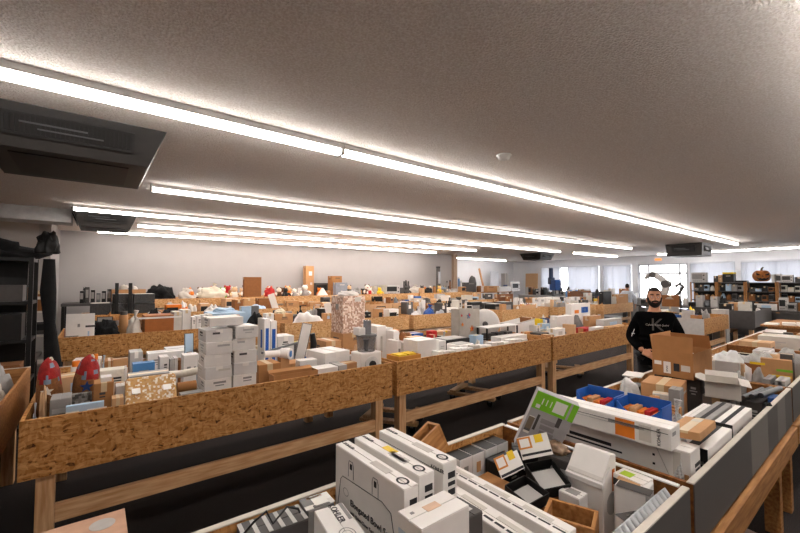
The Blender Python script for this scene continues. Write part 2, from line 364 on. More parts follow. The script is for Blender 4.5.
MB().box((0, -.015, .06), (.09, .03, .13)).build('switch_plate', LGREY, o); MB().box((0, -.032, .07), (.05, .01, .05)).build('switch_screen', BLACK, o)
# ------------------------------------------------------------------ bin tables
BOT, FLR, RIM = .68, .72, 1.03
EDGE = mat('cfc5b8', .6, amt=.05); GLAM = mat('57524e', .55, amt=.05, ns=200); GLAML = mat('77716b', .55, amt=.06, ns=160)
SOLIDS = []; TABS = []   # taken boxes, so that loose things do not grow into each other
def leg(root, x, y, h, m=None, w=.09, d=.09):
    MB().box((0, 0, h/2), (w, d, h)).build('leg', m or LUMBERV, root, (x, y, 0), bevel=.004)
def panels(x0, x1, y0, y1, t, bot, rim, lvl=None):
    SOLIDS.extend([(x0, x1, y0, y0+t, bot, rim), (x0, x1, y1-t, y1, bot, rim), (x0, x0+t, y0, y1, bot, rim), (x1-t, x1, y0, y1, bot, rim)]); TABS.append((x0+t, x1-t, y0+t, y1-t, lvl))
def bin_table(label, x0, x1, y0, y1, rim=RIM, bot=BOT, flr=FLR, front=None, rail=True, blue=0, legx=.12):
    front = front or OSB
    cx, cy = (x0+x1)/2, (y0+y1)/2; w, d = x1-x0, y1-y0; t = .02
    root = thing('bin_table', label, 'table', (cx, cy, 0), group='strand board bin tables')
    h = rim-bot
    MB().box((0, 0, h/2), (w, t, h)).build('front_panel', front, root, (0, -d/2+t/2, bot))
    MB().box((0, 0, h/2), (w, t, h)).build('back_panel', front, root, (0, d/2-t/2, bot))
    for s in (-1, 1): MB().box((0, 0, h/2), (t, d-2*t, h)).build('end_panel', front, root, (s*(w/2-t/2), 0, bot))
    fp = root.children[0]
    MB().box((0, 0, .002), (w, t+.004, .004)).build('edge_strip', EDGE, fp, (0, 0, h))
    if blue: MB().box((0, 0, h/2), (.025, .004, h)).build('blue_end_mark', BLUE, fp, (blue*(w/2-.0125), -t/2-.002, 0))
    panels(x0, x1, y0, y1, t, bot, rim, flr)
    MB().box((0, 0, 0), (w-2*t-.002, d-2*t-.002, .025)).build('bin_floor', MWOOD, root, (0, 0, flr-.0125))
    for s in (-1, 1):
        for q in (-1, 1): leg(root, s*(w/2-legx), q*(d/2-.1), bot)
    if rail:
        for q in (-1, 1): MB().box((0, 0, 0), (w-2*legx-.092, .04, .11)).build('rail', LUMBER, root, (0, q*(d/2-.075), .42), bevel=.004)
    else: pass
    return root
A = [(-.33, 2.40), (2.46, 5.33), (5.39, 8.42)]
for k, (a, e) in enumerate(A):
    bin_table(['strand board bin table under the white box stack and burlap sacks', 'strand board bin table under the flowery grey bag and white fan disc', 'strand board bin table ending beside the man in the black sweatshirt'][k], a, e, 3.2, 5.0, blue=(0, -1, 0)[k])
CY = [7.6, 7.5, 7.4, 7.15, 6.85, 6.6]; CX = [(-.42, 2.92), (2.98, 6.15), (6.21, 9.3), (9.36, 11.8), (11.86, 14.4), (14.46, 17.0)]
for k, (a, e) in enumerate(CX):
    bin_table('bin table in the second row back, holding %s' % ['the scribbled board', 'the chequered carton', 'the blue bag', 'the tray of bottles', 'the logo printed carton', 'the tall carton stack'][k], a, e, CY[k], CY[k]+1.5, front=OSBL if k else OSB, blue=-1 if k == 0 else 0)
DX = [(1.2, 4.0), (4.06, 6.9), (6.96, 9.8), (9.86, 12.9)]
for k, (a, e) in enumerate(DX):
    bin_table('strand board bin table in the third row back, %s' % ['leftmost of that row', 'behind the blue striped white boxes', 'behind the tall chequered carton', 'rightmost of that row'][k], a, e, 10.0, 11.2, rim=1.17, bot=.9, flr=.95, front=OSBL)
EX = [(.9, 3.9), (3.96, 6.9), (6.96, 9.9), (9.96, 13.0)]
for k, (a, e) in enumerate(EX):
    bin_table('raised bin table against the cream wall, %s' % ['holding the black tarpaulin', 'holding the red and yellow toys', 'holding the white cone', 'nearest the brown column'][k], a, e, 11.5, 12.8, rim=1.42, bot=1.2, flr=1.38, front=OSBL)
# the row nearest the camera: plywood sides faced with grey sheet, white edge trim
def grey_table(label, x0, x1, y0=.54, y1=1.44, rim=RIM, bot=.77, secs=None, near=True):
    cx, cy = (x0+x1)/2, (y0+y1)/2; w, d = x1-x0, y1-y0; t = .02; h = rim-bot
    root = thing('bin_table', label, 'table', (cx, cy, 0), group='grey sided bin tables')
    panels(x0, x1, y0, y1, t, bot, rim, bot)
    MB().box((0, 0, h/2), (w, t, h)).build('back_panel', OSB, root, (0, d/2-t/2, bot))
    MB().box((0, 0, h/2), (w, t, h)).build('front_panel', DWOOD, root, (0, -d/2+t/2, bot))
    for s in (-1, 1): MB().box((0, 0, h/2), (t, d-2*t, h)).build('end_panel', DWOOD, root, (s*(w/2-t/2), 0, bot))
    for a, e, m in secs or [(x0, x1, GLAM)]:
        MB().box((0, 0, h/2), (e-a-.002, .004, h)).build('grey_facing', m, root, ((a+e)/2-cx, -d/2-.002, bot))
    for s in (-1, 1): MB().box((0, 0, .003), (w, t+.006, .006)).build('edge_trim', EDGE, root, (0, s*(d/2-t/2), rim), bevel=.002)
    MB().box((0, 0, .003), (t+.004, d-.06, .006)).build('edge_trim', LEDW if near else MWOOD, root, (w/2-t/2, 0, rim))
    MB().box((0, 0, 0), (w-2*t-.002, d-2*t-.002, .02)).build('bin_floor', KRAFT2, root, (0, 0, bot-.01))
    for s in (-1, 1):
        MB().box((0, 0, 0), (w, .06, .14)).build('rail', MWOOD, root, (0, s*(d/2-.0), bot-.09), bevel=.004)
        for q in (-1, 1): leg(root, q*(w/2-.2), s*(d/2-.09), bot-.161, MWOOD)
    return root
grey_table('bin table nearest the camera, holding the toilet seat boxes', -1.2, 1.875)
B2X = (1.925, 4.22)
grey_table('grey sided bin table holding the blue boxes and open brown carton', 1.925, 4.22, secs=[(1.925, 2.9, GLAM), (2.9, 3.35, GLAML), (3.35, 3.66, GLAM), (3.66, 3.95, GLAML), (3.95, 4.22, GLAM)], near=False)
grey_table('grey sided bin table holding the plastic wrapped bundles', 4.27, 6.55, near=False)
grey_table('grey sided bin table holding the pale cartons at the right edge', 6.6, 8.9, near=False)
o = bin_table('low strand board bin table left of the burlap sacks', -1.7, -.47, 3.3, 5.2, front=MWOOD)
# ------------------------------------------------------------------ makers of loose things (local origin = middle of the underside)
def reg(loc, size, rz=0):
    c, s = abs(math.cos(rz)), abs(math.sin(rz)); w = (size[0]*c+size[1]*s)/2; d = (size[0]*s+size[1]*c)/2
    SOLIDS.append((loc[0]-w, loc[0]+w, loc[1]-d, loc[1]+d, loc[2], loc[2]+size[2]))
def free(loc, size, rz=0, pad=.006):
    c, s = abs(math.cos(rz)), abs(math.sin(rz)); w = (size[0]*c+size[1]*s)/2+pad; d = (size[0]*s+size[1]*c)/2+pad
    a = (loc[0]-w, loc[0]+w, loc[1]-d, loc[1]+d, loc[2], loc[2]+size[2])
    return not any(a[0] < q[1] and a[1] > q[0] and a[2] < q[3] and a[3] > q[2] and a[4] < q[5]-.002 and a[5] > q[4]+.002 for q in SOLIDS)
def inside(a, lvl):
    t = [q for q in TABS if q[4] is not None and abs(q[4]-lvl) < .012]
    return not t or any(a[0] > q[0]-.001 and a[1] < q[1]+.001 and a[2] > q[2]-.001 and a[3] < q[3]+.001 for q in t)
def box_of(loc, size, rz):
    c, s = abs(math.cos(rz)), abs(math.sin(rz)); w = (size[0]*c+size[1]*s)/2; d = (size[0]*s+size[1]*c)/2
    return (loc[0]-w, loc[0]+w, loc[1]-d, loc[1]+d)
LOST = []
def place(label, loc, size, rz=0):      # shuffle a thing in the near bins a little until it stands clear of its neighbours
    if abs(loc[2]-.772) > .003: return loc
    rz = rz or 0
    for r in range(0, 16):
        for k in range(max(1, 16 if r else 1)):
            a = k*math.pi/8; l = (loc[0]+.012*r*math.cos(a), loc[1]+.012*r*math.sin(a), loc[2])
            if free(l, size, rz, .002) and inside(box_of(l, size, rz), .77): return l
    LOST.append(label); return loc
def carton(label, loc, size, rz=0, col=None, name='carton', cat='box', tape=TAPE, decs=(), txt=(), rot=None, group=None, bev=.003, far=False):
    col = col or KRAFT; w, d, h = size; loc = place(label, loc, size, rz); reg(loc, size, rz)
    b = MB(); g = min(.0035, h*.05)
    b.box((0, 0, (h-g)/2), (w, d, h-g))
    if w >= d:
        for s in (-1, 1): b.box((0, s*(d/4+.0006), h-g/2), (w, d/2-.0018, g))
    else:
        for s in (-1, 1): b.box((s*(w/4+.0006), 0, h-g/2), (w/2-.0018, d, g))
    o = b.build(name, [col], None, loc, rot if rot is not None else (0, 0, rz), bevel=0 if far else bev)
    tag(o, label, cat, group)
    if tape:
        tw = min(.05, min(w, d)*.3); t = MB(); e = .0008
        if w >= d:
            t.box((0, 0, h+e/2), (w+2*e, tw, e))
            for s in (-1, 1): t.box((s*(w/2+e/2), 0, h-min(.06, h*.3)/2), (e, tw, min(.06, h*.3)))
        else:
            t.box((0, 0, h+e/2), (tw, d+2*e, e))
            for s in (-1, 1): t.box((0, s*(d/2+e/2), h-min(.06, h*.3)/2), (tw, e, min(.06, h*.3)))
        t.build('tape', tape, o)
    if not decs and not far and min(w, h) > .05 and loc[2] > .1:
        q = random.Random(int(loc[0]*991+loc[1]*577)); m = q.choice([GREY, INK, LGREY, OFFW, DGREY] if col not in (BLACK, DGREY) else [LGREY, OFFW])
        for f, a in (('F', w), ('L', d)):
            if q.random() < .8:
                v = h*.5-min(.07, h*.3); u = q.uniform(-.2, .2)*a
                for k in range(q.randint(1, 3)): decal(o, f, size, u, v-k*.022, a*q.uniform(.25, .5), .009 if k else .016, m, 'printed_text')
    for q in decs: decal(o, q[0], size, *q[1:6], name=q[6] if len(q) > 6 else 'sticker')
    for q in txt: text_on(o, q[0], size, *q[1:])
    return o
def opencarton(label, loc, size, rz=0, col=None, fl=(60, 40, 120, 30), name='open_carton', decs=(), flap=None, group=None, inner=None):
    col = col or KRAFT; w, d, h = size; loc = place(label, loc, size, rz); e_ = .09 if any(a is not None and a > 25 for a in fl) and label is None else 0; reg(loc, (w+e_, d+e_, h+e_), rz); t = .004; b = MB()
    b.box((0, 0, t/2), (w, d, t))
    for s in (-1, 1):
        b.box((s*(w/2-t/2), 0, h/2), (t, d, h)); b.box((0, s*(d/2-t/2), h/2), (w-2*t, t, h))
    o = b.build(name, [col], None, loc, (0, 0, rz)); tag(o, label, 'box', group)
    fw = flap or min(w, d)*.45
    for k, (a, L) in enumerate(zip(fl, (w, d, w, d))):           # flaps: front, right, back, left; angle from upright-out
        if a is None: continue
        f = MB().box((0, 0, fw/2), (L-.004, t*.8, fw)).build('flap', col, o)
        cx, cy = [(0, -d/2+t/2), (w/2-t/2, 0), (0, d/2-t/2), (-w/2+t/2, 0)][k]
        f.matrix_local = Matrix.Translation((cx, cy, h)) @ Matrix.Rotation(R(90*k), 4, 'Z') @ Matrix.Rotation(R(a), 4, 'X')
    for q in decs: decal(o, q[0], size, *q[1:6], name='sticker')
    return o
def bag(label, loc, size, rz=0, col=None, name='plastic_bag', cat='bag', seed=1, amp=.35, sharp=.5, tie=True, group=None, flat=.35):
    w, d, h = size; loc = place(label, loc, size, rz); reg(loc, size, rz); b = MB().lump((0, 0, 0), (w, d, h*(.86 if tie else 1)), seed, amp, 2.4, 30, 18, flat=flat, sharp=sharp*.45)
    o = b.build(name, col or CLEAR, None, loc, (0, 0, rz)); tag(o, label, cat, group)
    if tie:
        k = MB(); k.tube([(w*.05, 0, h*.72), (w*.05, .005, h*.86), (w*.09, 0, h)], [min(w, d)*.1, min(w, d)*.06, min(w, d)*.16], 9)
        k.build('gathered_neck', col or CLEAR, o)
    return o
def cloth(label, loc, size, rz=0, col=None, name='cloth_bundle', cat='cloth', seed=1, group=None, col2=None):
    w, d, h = size; loc = place(label, loc, size, rz); reg(loc, size, rz)
    o = MB().lump((0, 0, 0), (w, d, h), seed, .45, 1.9, 28, 16, flat=.3, sharp=.9).build(name, col or BFAB, None, loc, (0, 0, rz)); tag(o, label, cat, group)
    if col2: MB().lump((w*.1, -d*.12, h*.35), (w*.5, d*.5, h*.7), seed+5, .5, 2.5, 18, 10, sharp=.9).build('fold', col2, o)
    return o
def toy(label, loc, s, rz=0, col=None, col2=None, group=None, seed=0):
    reg(loc, (s*1.04, s*.94, s*1.1), rz); col = col or RED; col2 = col2 or col
    o = MB().lump((0, 0, 0), (s*.8, s*.65, s*.7), seed, .15, 2, 14, 9).build('soft_toy', col, None, loc, (0, 0, rz)); tag(o, label, 'toy', group)
    MB().ball((0, -s*.05, s*.78), (s*.55, s*.5, s*.26), 12, 8).build('head', col2, o)
    for k in (-1, 1): MB().ball((k*s*.2, 0, s*1.0), (s*.18, s*.1, s*.1), 8, 6).build('ear', col, o)
    for k in (-1, 1): MB().tube([(k*s*.3, -.1*s, s*.42), (k*s*.45, -s*.25, s*.3), (k*s*.42, -s*.38, s*.2)], [s*.12, s*.11, s*.1], 8).build('paw', col2, o)
    return o
def roll(label, loc, r, L, rz=0, col=None, name='paper_roll', cat='roll', hole=True, group=None):
    reg(loc, (L, 2*r, 2*r), rz); b = MB().cyl((-L/2, 0, r), (L/2, 0, r), r, n=20)
    o = b.build(name, col or OFFW, None, loc, (0, 0, rz)); tag(o, label, cat, group)
    if hole:
        for s in (-1, 1): MB().cyl((s*L/2, 0, r), (s*(L/2+.002), 0, r), r*.5, n=16).build('core', KRAFT2, o)
    return o
def tin(label, loc, r, h, col=None, cap=None, name='tin', cat='can', group=None, band=None):
    reg(loc, (2*r, 2*r, h)); o = MB().lathe([(r*.94, 0), (r, .006), (r, h-.008), (r*.95, h)], n=20).build(name, col or SILVER, None, loc); tag(o, label, cat, group)
    MB().lathe([(r*.8, h), (r*.8, h+h*.1), (r*.7, h+h*.12)], n=16).build('lid', cap or DGREY, o)
    if band: MB().lathe([(r*1.01, h*.25), (r*1.01, h*.7)], n=20).build('label_band', band, o)
    return o
def board(label, loc, size, tilt=-14, rz=0, col=None, name='leaning_board', cat='board', edge=None, group=None, decs=()):
    w, fd, h = size; d = min(.03, fd*.5); reg(loc, (w, fd, h), rz); tilt = -math.degrees(math.asin(min(.5, (fd-d)/h)))
    loc = (loc[0]+math.sin(rz)*(fd-d)/2, loc[1]-math.cos(rz)*(fd-d)/2, loc[2]); size = (w, d, h); loc = (loc[0], loc[1], loc[2]+d*.5*abs(math.sin(R(tilt)))+.001); b = MB().box((0, 0, h/2), (w, d, h)); o = b.build(name, col or WHITE, None, loc, (0, 0, 0), bevel=.002)
    o.rotation_euler = (Matrix.Rotation(rz, 3, 'Z') @ Matrix.Rotation(R(tilt), 3, 'X')).to_euler(); tag(o, label, cat, group)
    if edge:
        e = MB(); t = min(w, h)*.05
        for s in (-1, 1): e.box((s*(w/2-t/2), -d/2-.002, h/2), (t, .004, h)); e.box((0, -d/2-.002, h/2+s*(h/2-t/2)), (w-2*t, .004, t))
        e.build('frame_edge', edge, o)
    for q in decs: decal(o, q[0], size, *q[1:6], name='printed_panel')
    return o
def device(label, loc, size, rz=0, col=None, face=None, name='appliance', cat='appliance', knobs=2, group=None):
    w, d, h = size; loc = place(label, loc, size, rz); reg(loc, size, rz); col = col or LGREY
    o = MB().box((0, 0, h/2), (w, d, h)).build(name, col, None, loc, (0, 0, rz), bevel=min(.012, w*.06)); tag(o, label, cat, group)
    MB().box((-w*.08, -d/2-.002, h*.58), (w*.7, .005, h*.5)).build('front_window', face or BLACK, o)
    for k in range(knobs): MB().cyl((w*.37, -d/2, h*(.3+.4*k/max(1, knobs-1) if knobs > 1 else .55)), (w*.37, -d/2-.014, h*(.3+.4*k/max(1, knobs-1) if knobs > 1 else .55)), min(w, h)*.07, n=12).build('knob', DGREY, o)
    v = MB()
    for k in range(5): v.box((-w*.3+k*w*.12, -d/2-.0015, h*.14), (w*.07, .003, h*.05))
    v.build('vent_slots', INK, o)
    MB().box((0, 0, h+.002), (w*.85, d*.8, .006)).build('lid', LGREY if col is not LGREY else GREY, o)
    return o
def crate(label, loc, size, rz=0, col=None, rot=None, name='wooden_tray', cat='tray', slats=5, group=None):
    w, d, h = size; loc = place(label, loc, size, rz); reg(loc, size, rz); col = col or MWOOD; t = .014
    b = MB().box((0, 0, t/2), (w, d, t)); o = b.build(name, col, None, loc, rot if rot is not None else (0, 0, rz)); tag(o, label, cat, group)
    for s in (-1, 1):
        MB().box((s*(w/2-t/2), 0, h/2+t/2), (t, d, h-t)).build('side_board', col, o, bevel=.002)
        MB().box((0, s*(d/2-t/2), h/2+t/2), (w-2*t, t, h-t)).build('side_board', col, o, bevel=.002)
    for k in range(slats): MB().box((-w/2+t+(k+.5)*(w-2*t)/slats, 0, t+.012), (.016, d-2*t-.002, .02)).build('slat', DWOOD, o)
    return o
def book(label, loc, size, rz=0, col=None, group=None):
    w, d, h = size; loc = place(label, loc, size, rz); reg(loc, size, rz); o = MB().box((0, -d/2+.0015, h/2), (w, .003, h)).build('book', col, None, loc, (0, 0, rz)); tag(o, label, 'book', group)
    for s in (-1, 1): MB().box((s*(w/2-.0015), 0, h/2), (.003, d, h)).build('cover', col, o)
    MB().box((0, .003, h/2), (w-.006, d-.01, h-.01)).build('pages', PAPER, o); MB().box((0, -d/2-.0006, h*.7), (w*.7, .001, h*.2)).build('spine_label', PAPER, o)
    return o
def pattern_mat(name, cols, sc=40):
    m, nt, b = newmat(name); N = nt.nodes.new; tc = N('ShaderNodeTexCoord'); v = N('ShaderNodeTexVoronoi'); v.inputs['Scale'].default_value = sc; v.distance = 'CHEBYCHEV'
    v.inputs['Randomness'].default_value = .55
    sp = N('ShaderNodeSeparateColor'); r = N('ShaderNodeValToRGB'); r.color_ramp.interpolation = 'CONSTANT'; e = r.color_ramp.elements
    for i, c in enumerate(cols):
        x = e[i] if i < 2 else e.new(.5)
        x.position = i/len(cols); x.color = lin(c)+(1,)
    L = nt.links.new; L(tc.outputs['Object'], v.inputs['Vector']); L(v.outputs['Color'], sp.inputs['Color']); L(sp.outputs['Red'], r.inputs['Fac']); L(r.outputs['Color'], b.inputs['Base Color'])
    b.inputs['Roughness'].default_value = .5; return m
PATT = pattern_mat('patterned_wrap', ['b98a4e', 'e6dccb', 'c9984e', 'b98a4e', 'd8c4a4', 'efe6d4', 'c79a60', 'a87c46', 'ddd0b8', 'b98a4e', 'c08a50', 'a8503c'], 75)
CHECK = pattern_mat('chequered_print', ['d9bba8', 'a98370', 'e8d6c6', 'b48c76'], 44)
PHOTO = pattern_mat('picture_print', ['d8d2c8', '5a5550', '9c8f80', 'e9e4da', '7b6a58', 'b9b4ae'], 16)
MESHY = pattern_mat('silver_grid', ['77736e', 'a8a49e', '55514d', '8e8a84'], 60)
def fr(X0, X1, Yt, y, d, zb):
    a, e, c = aty(X0, Yt, y), aty(X1, Yt, y), aty((X0+X1)/2, Yt, y)
    return ((a.x+e.x)/2, y+d/2, zb), (e.x-a.x, d, c.z-zb)
def ok(l, s):
    a = (l[0]-s[0]/2, l[0]+s[0]/2, l[1]-s[1]/2, l[1]+s[1]/2)
    return free(l, s, 0, .003) and inside(a, l[2])
def sfr(X0, X1, Yt, y, d, zb):        # the nearest free stand along the same sight line
    tries = []
    for i, dy in enumerate((0, .04, -.04, .08, -.08, .13, -.13, .19, -.19, .26, -.26, .34, -.36, .44, -.48, .55, -.62, .7, -.8, .9)):
        for j, f in enumerate((1, .75, .55, .4)): tries.append((i+j*1.6, dy, f, 0))
        for j, dx in enumerate((1.5, -1.5, 3, -3, 5, -5)): tries.append((i+6+j, dy, .5, dx))
    for _, dy, f, dx in sorted(tries):
        l, s = fr(X0+dx, X1+dx, Yt, y+dy, d*f, zb)
        if ok(l, s): return l, s
    MISS.append((X0, X1, Yt)); return fr(X0, X1, Yt, y, d*.4, zb)
MISS = []
def ring_on(par, face, size, u0, v0, r, m, th=.006):
    c, u, v, n = face_frame(face, size); b = MB(); k = 20
    vs = [(rr*math.cos(2*math.pi*i/k), rr*.75*math.sin(2*math.pi*i/k), .0015) for rr in (r, r-th) for i in range(k)]
    b.add(vs, [(i, (i+1) % k, k+(i+1) % k, k+i) for i in range(k)])
    o = b.build('emblem', m, par); o.matrix_local = Matrix.Translation(c+u*u0+v*v0) @ Matrix((u, v, n)).transposed().to_4x4(); return o
def star(par, c, r, m, rx=0):
    p = [((r if k % 2 == 0 else r*.42)*math.sin(k*math.pi/5), (r if k % 2 == 0 else r*.42)*math.cos(k*math.pi/5)) for k in range(10)]
    return MB().prism(p, -.004, .004, 'y').build('star_print', m, par, c, (rx, 0, 0))
# ------------------------------------------------------------------ first row: left table
def A_(kind, X0, X1, Yt, y, d, label, zb=FLR, **k):
    on = k.pop('on', None)
    if on:
        bl, bs = on; a = fr(X0, X1, Yt, bl[1]-bs[1]/2+.01, d, bl[2]+bs[2]+.002); d = min(d, bs[1]-.01)
        loc, size = (min(max(a[0][0], bl[0]-.012), bl[0]+.012), bl[1], bl[2]+bs[2]+.002), (min(a[1][0], bs[0]*1.05), d, max(a[1][2], .03)); return kind(label, loc, size, **k)
    if kind is board: d = max(d, .1)
    loc, size = sfr(X0, X1, Yt, y, d, zb); return kind(label, loc, size, **k)
def sack(label, X0, X1, Yt, y, d, starm, top, seed, lean):
    loc, (w, dd, h) = sfr(X0, X1, Yt, y, d, FLR); reg(loc, (w, dd, h))
    b = MB(); prof = [(0, 0), (.8, 0), (.96, .08), (1, .3), (1, .55), (.95, .7), (.82, .83), (.6, .92), (.3, .97), (0, 1)]; n = 30; vs = []
    for k in range(25):
        t = k/24*(len(prof)-1); q = min(int(t), len(prof)-2); u = t-q; r_ = prof[q][0]*(1-u)+prof[q+1][0]*u; z_ = prof[q][1]*(1-u)+prof[q+1][1]*u
        for a in range(n):
            p = Vector((math.cos(2*math.pi*a/n), math.sin(2*math.pi*a/n), z_*2)); g = r_*(.93+.13*noise.noise(p*1.8+Vector((seed*5, 0, 0)))); vs.append((p.x*w/2*g, p.y*dd/2*g, z_*h))
    b.add(vs, [(k*n+a, k*n+(a+1) % n, (k+1)*n+(a+1) % n, (k+1)*n+a) for k in range(24) for a in range(n)], 0, True)
    for i, f in enumerate(b.f):
        v = [sum(b.v[k][a] for k in f)/len(f) for a in range(3)]
        if v[2] > h*(top+.16*noise.noise(Vector(v)*9+Vector((seed, 0, 0)))): b.m[i] = 1
        if v[2] > h*.6 and noise.noise(Vector(v)*14+Vector((seed*2, 3, 0))) > .28: b.m[i] = 2
    o = b.build('burlap_sack', [BURLAP, mat('8f1f1c', .9, amt=.3, ns=24, bump=.4, bs=120), mat('6d7684', .85, amt=.2)], None, (loc[0], loc[1], loc[2]+.004), (0, R(3 if seed > 5 else -3), 0)); tag(o, label, 'sack')
    MB().lump((w*.1, 0, h*.93), (w*.2, dd*.2, h*.07), seed+3, .5, 3, 12, 8, sharp=.8).build('tied_mouth', mat('b9ad9c', .8), o)
    star(o, (0, -dd*.49, h*.66), w*.24, starm, R(-4)); return o
sack('burlap sack with red top and white star, left of the pair', 37, 67, 361, 3.5, .34, mat('ddd4c6', .8), .76, 2, 0)
sack('burlap sack with red top and blue star, right of the pair', 68, 99, 358.5, 3.6, .34, mat('2a3f6e', .8), .74, 9, 0)
A_(bag, 30, 38, 405, 3.24, .1, 'clear plastic bottle bag in the front corner below the burlap sacks', seed=3)
A_(bag, 38, 50, 386, 3.3, .16, 'crumpled brown paper bag in front of the left burlap sack', col=KRAFTP, name='paper_bag', seed=4, sharp=1.1, tie=False)
A_(carton, 50, 71, 399, 3.3, .17, 'grey packet in front of the left burlap sack', col=GREY, tape=None, decs=[('F', 0, .12, .08, .03, LGREY)])
A_(carton, 72, 92, 393, 3.45, .06, 'silver grid patterned flat pack tilted before the right burlap sack', col=MESHY, tape=None)
A_(carton, 66, 104, 404, 3.23, .035, 'long blue and white picture box against the front rim', col=LBLUE, tape=None, decs=[('F', -.08, .115, .1, .05, PHOTO), ('F', .06, .115, .1, .05, WHITE)])
l, s = sfr(94, 114, 383, 3.36, .2, FLR); carton('brown carton carrying a small white carton, right of the sacks', l, s, col=KRAFT2)
A_(carton, 101, 112, 380, 3.4, .1, 'small white carton lying on the brown carton right of the sacks', on=(l, s), col=WHITE2, tape=None)
A_(carton, 112, 124, 398, 3.25, .1, 'low tan carton at the front rim left of the patterned bag', col=KRAFTP)
A_(carton, 116, 126, 386, 3.4, .11, 'small white carton standing beside the foam wrapped rack', col=WHITE2, tape=None)
A_(carton, 98, 126, 370, 4.0, .14, 'long white foam block behind the brown carton', col=FOAM, tape=None, name='foam_block', cat='foam')
for k, (x0, x1, yt, c) in enumerate([(70, 82, 364, WHITE2), (83, 92, 360, PAPER), (93, 99, 357, OFFW)]):
    l, s = sfr(x0, x1, yt, 4.35, .12, FLR); tin(['short', 'middle', 'tall'][k]+' white and orange roll standing behind the burlap sacks', l, s[0]*.45, s[2]*.93, c, ORANGE, 'paper_roll', 'roll', band=ORANGE if k else None)
A_(bag, 99, 108, 356, 4.3, .14, 'clear plastic bag peaking behind the right burlap sack', seed=8)
A_(carton, 105, 114, 361, 4.55, .2, 'plain brown carton at the back of the left table', col=KRAFT2)
A_(carton, 113, 128, 359, 4.5, .2, 'brown carton with a red triangle sticker', col=KRAFT, decs=[('F', .03, .1, .05, .05, WHITE), ('F', .03, .095, .025, .025, RED)])
A_(carton, 130, 143, 352, 4.5, .2, 'silver topped carton with brown side behind the blue packet', col=LGREY, tape=TAPEW, decs=[('F', 0, .1, .06, .03, LBLUE)])
A_(carton, 133, 155, 363, 4.0, .1, 'flat bright blue packet behind the foam wrapped rack', col=mat('4a7fb5', .5), tape=None)
l, s = sfr(128, 199, 371, 3.62, .09, FLR); reg(l, s)
o = thing('foam_wrapped_rack', 'white rack with upright ends and a foam wrapped bar', 'rack', l)
MB().tube([(-s[0]/2, 0, s[2]-.045), (-s[0]/4, .004, s[2]-.052), (0, -.003, s[2]-.045), (s[0]/4, .004, s[2]-.05), (s[0]/2, 0, s[2]-.04)], .03, 12).build('wrapped_bar', FOAM, o)
for k in (-1, 1):
    for q in (-1, 1): MB().box((k*(s[0]/2+.012), q*.035, (s[2]+.06)/2), (.014, .014, s[2]+.06)).build('upright', WHITE, o)
    MB().box((k*(s[0]/2+.012), 0, s[2]+.04), (.014, .056, .014)).build('crossbar', WHITE, o)
l, s = sfr(126, 178, 377, 3.3, .3, FLR); reg(l, s)
o = tag(MB().prism([(-s[1]/2, 0), (s[1]/2, 0), (s[1]/2, s[2]*.93), (s[1]*.3, s[2]), (-s[1]*.42, s[2]*.62), (-s[1]/2, s[2]*.5)], -s[0]/2, s[0]/2, 'x').build('patterned_bag', PATT, None, l, bevel=.02, seg=3), 'patterned brown and cream wrapped bag lying at the front rim', 'bag')
for k in (-1, 1): MB().box((k*s[0]*.3, -s[1]*.1, s[2]*.815), (.05, s[1]*.62, .004), rot=(R(33), 0, 0)).build('cream_band', PAPER, o)
A_(carton, 148, 187, 352, 4.6, .18, 'long white carton at the back, left of the leaning framed picture', col=WHITE, tape=TAPEW)
A_(carton, 166, 187, 348, 4.8, .16, 'rearmost white carton standing behind the long white carton', col=WHITE2, tape=None)
for k, (x0, x1, yt, c, nm) in enumerate([(160, 169, 357, WHITE, 'upright white carton with a shaded side, behind the foam bar'), (170, 174, 359, LGREY, 'narrow grey carton next in line behind the foam bar'), (174.5, 178, 358, WHITE2, 'narrow white carton between grey and dark ones behind the foam bar'), (178.5, 183, 360, KRAFTD, 'narrow dark brown carton behind the foam bar')]):
    A_(carton, x0, x1, yt, 4.05, .14, nm, col=c, tape=None)
A_(board, 186, 195, 334, 4.3, .02, 'silver blue framed picture leaning at the back of the left table', col=LBLUE, name='framed_picture', cat='picture', edge=DGREY, tilt=-6, zb=FLR, decs=[('F', 0, .08, .05, .1, PHOTO)])
A_(carton, 184, 199, 355, 3.9, .14, 'white printed carton behind the right end of the foam bar', col=WHITE, tape=None, decs=[('F', -.02, .1, .03, .08, GREY), ('F', .03, .1, .02, .07, DGREY)])
l, s = sfr(178, 197, 381, 3.36, .07, FLR); roll('brown paper tube lying beside the white box stack', (l[0], l[1], FLR+s[2]-.08), .035, s[0], col=KRAFT2); SOLIDS.pop()
A_(carton, 178, 197, 384.5, 3.42, .06, 'low tan box carrying the brown tube beside the white stack', col=KRAFT, tape=None)
A_(carton, 181, 203, 393, 3.23, .08, 'flat grey tray in front of the white box stack', col=GREY, tape=None)
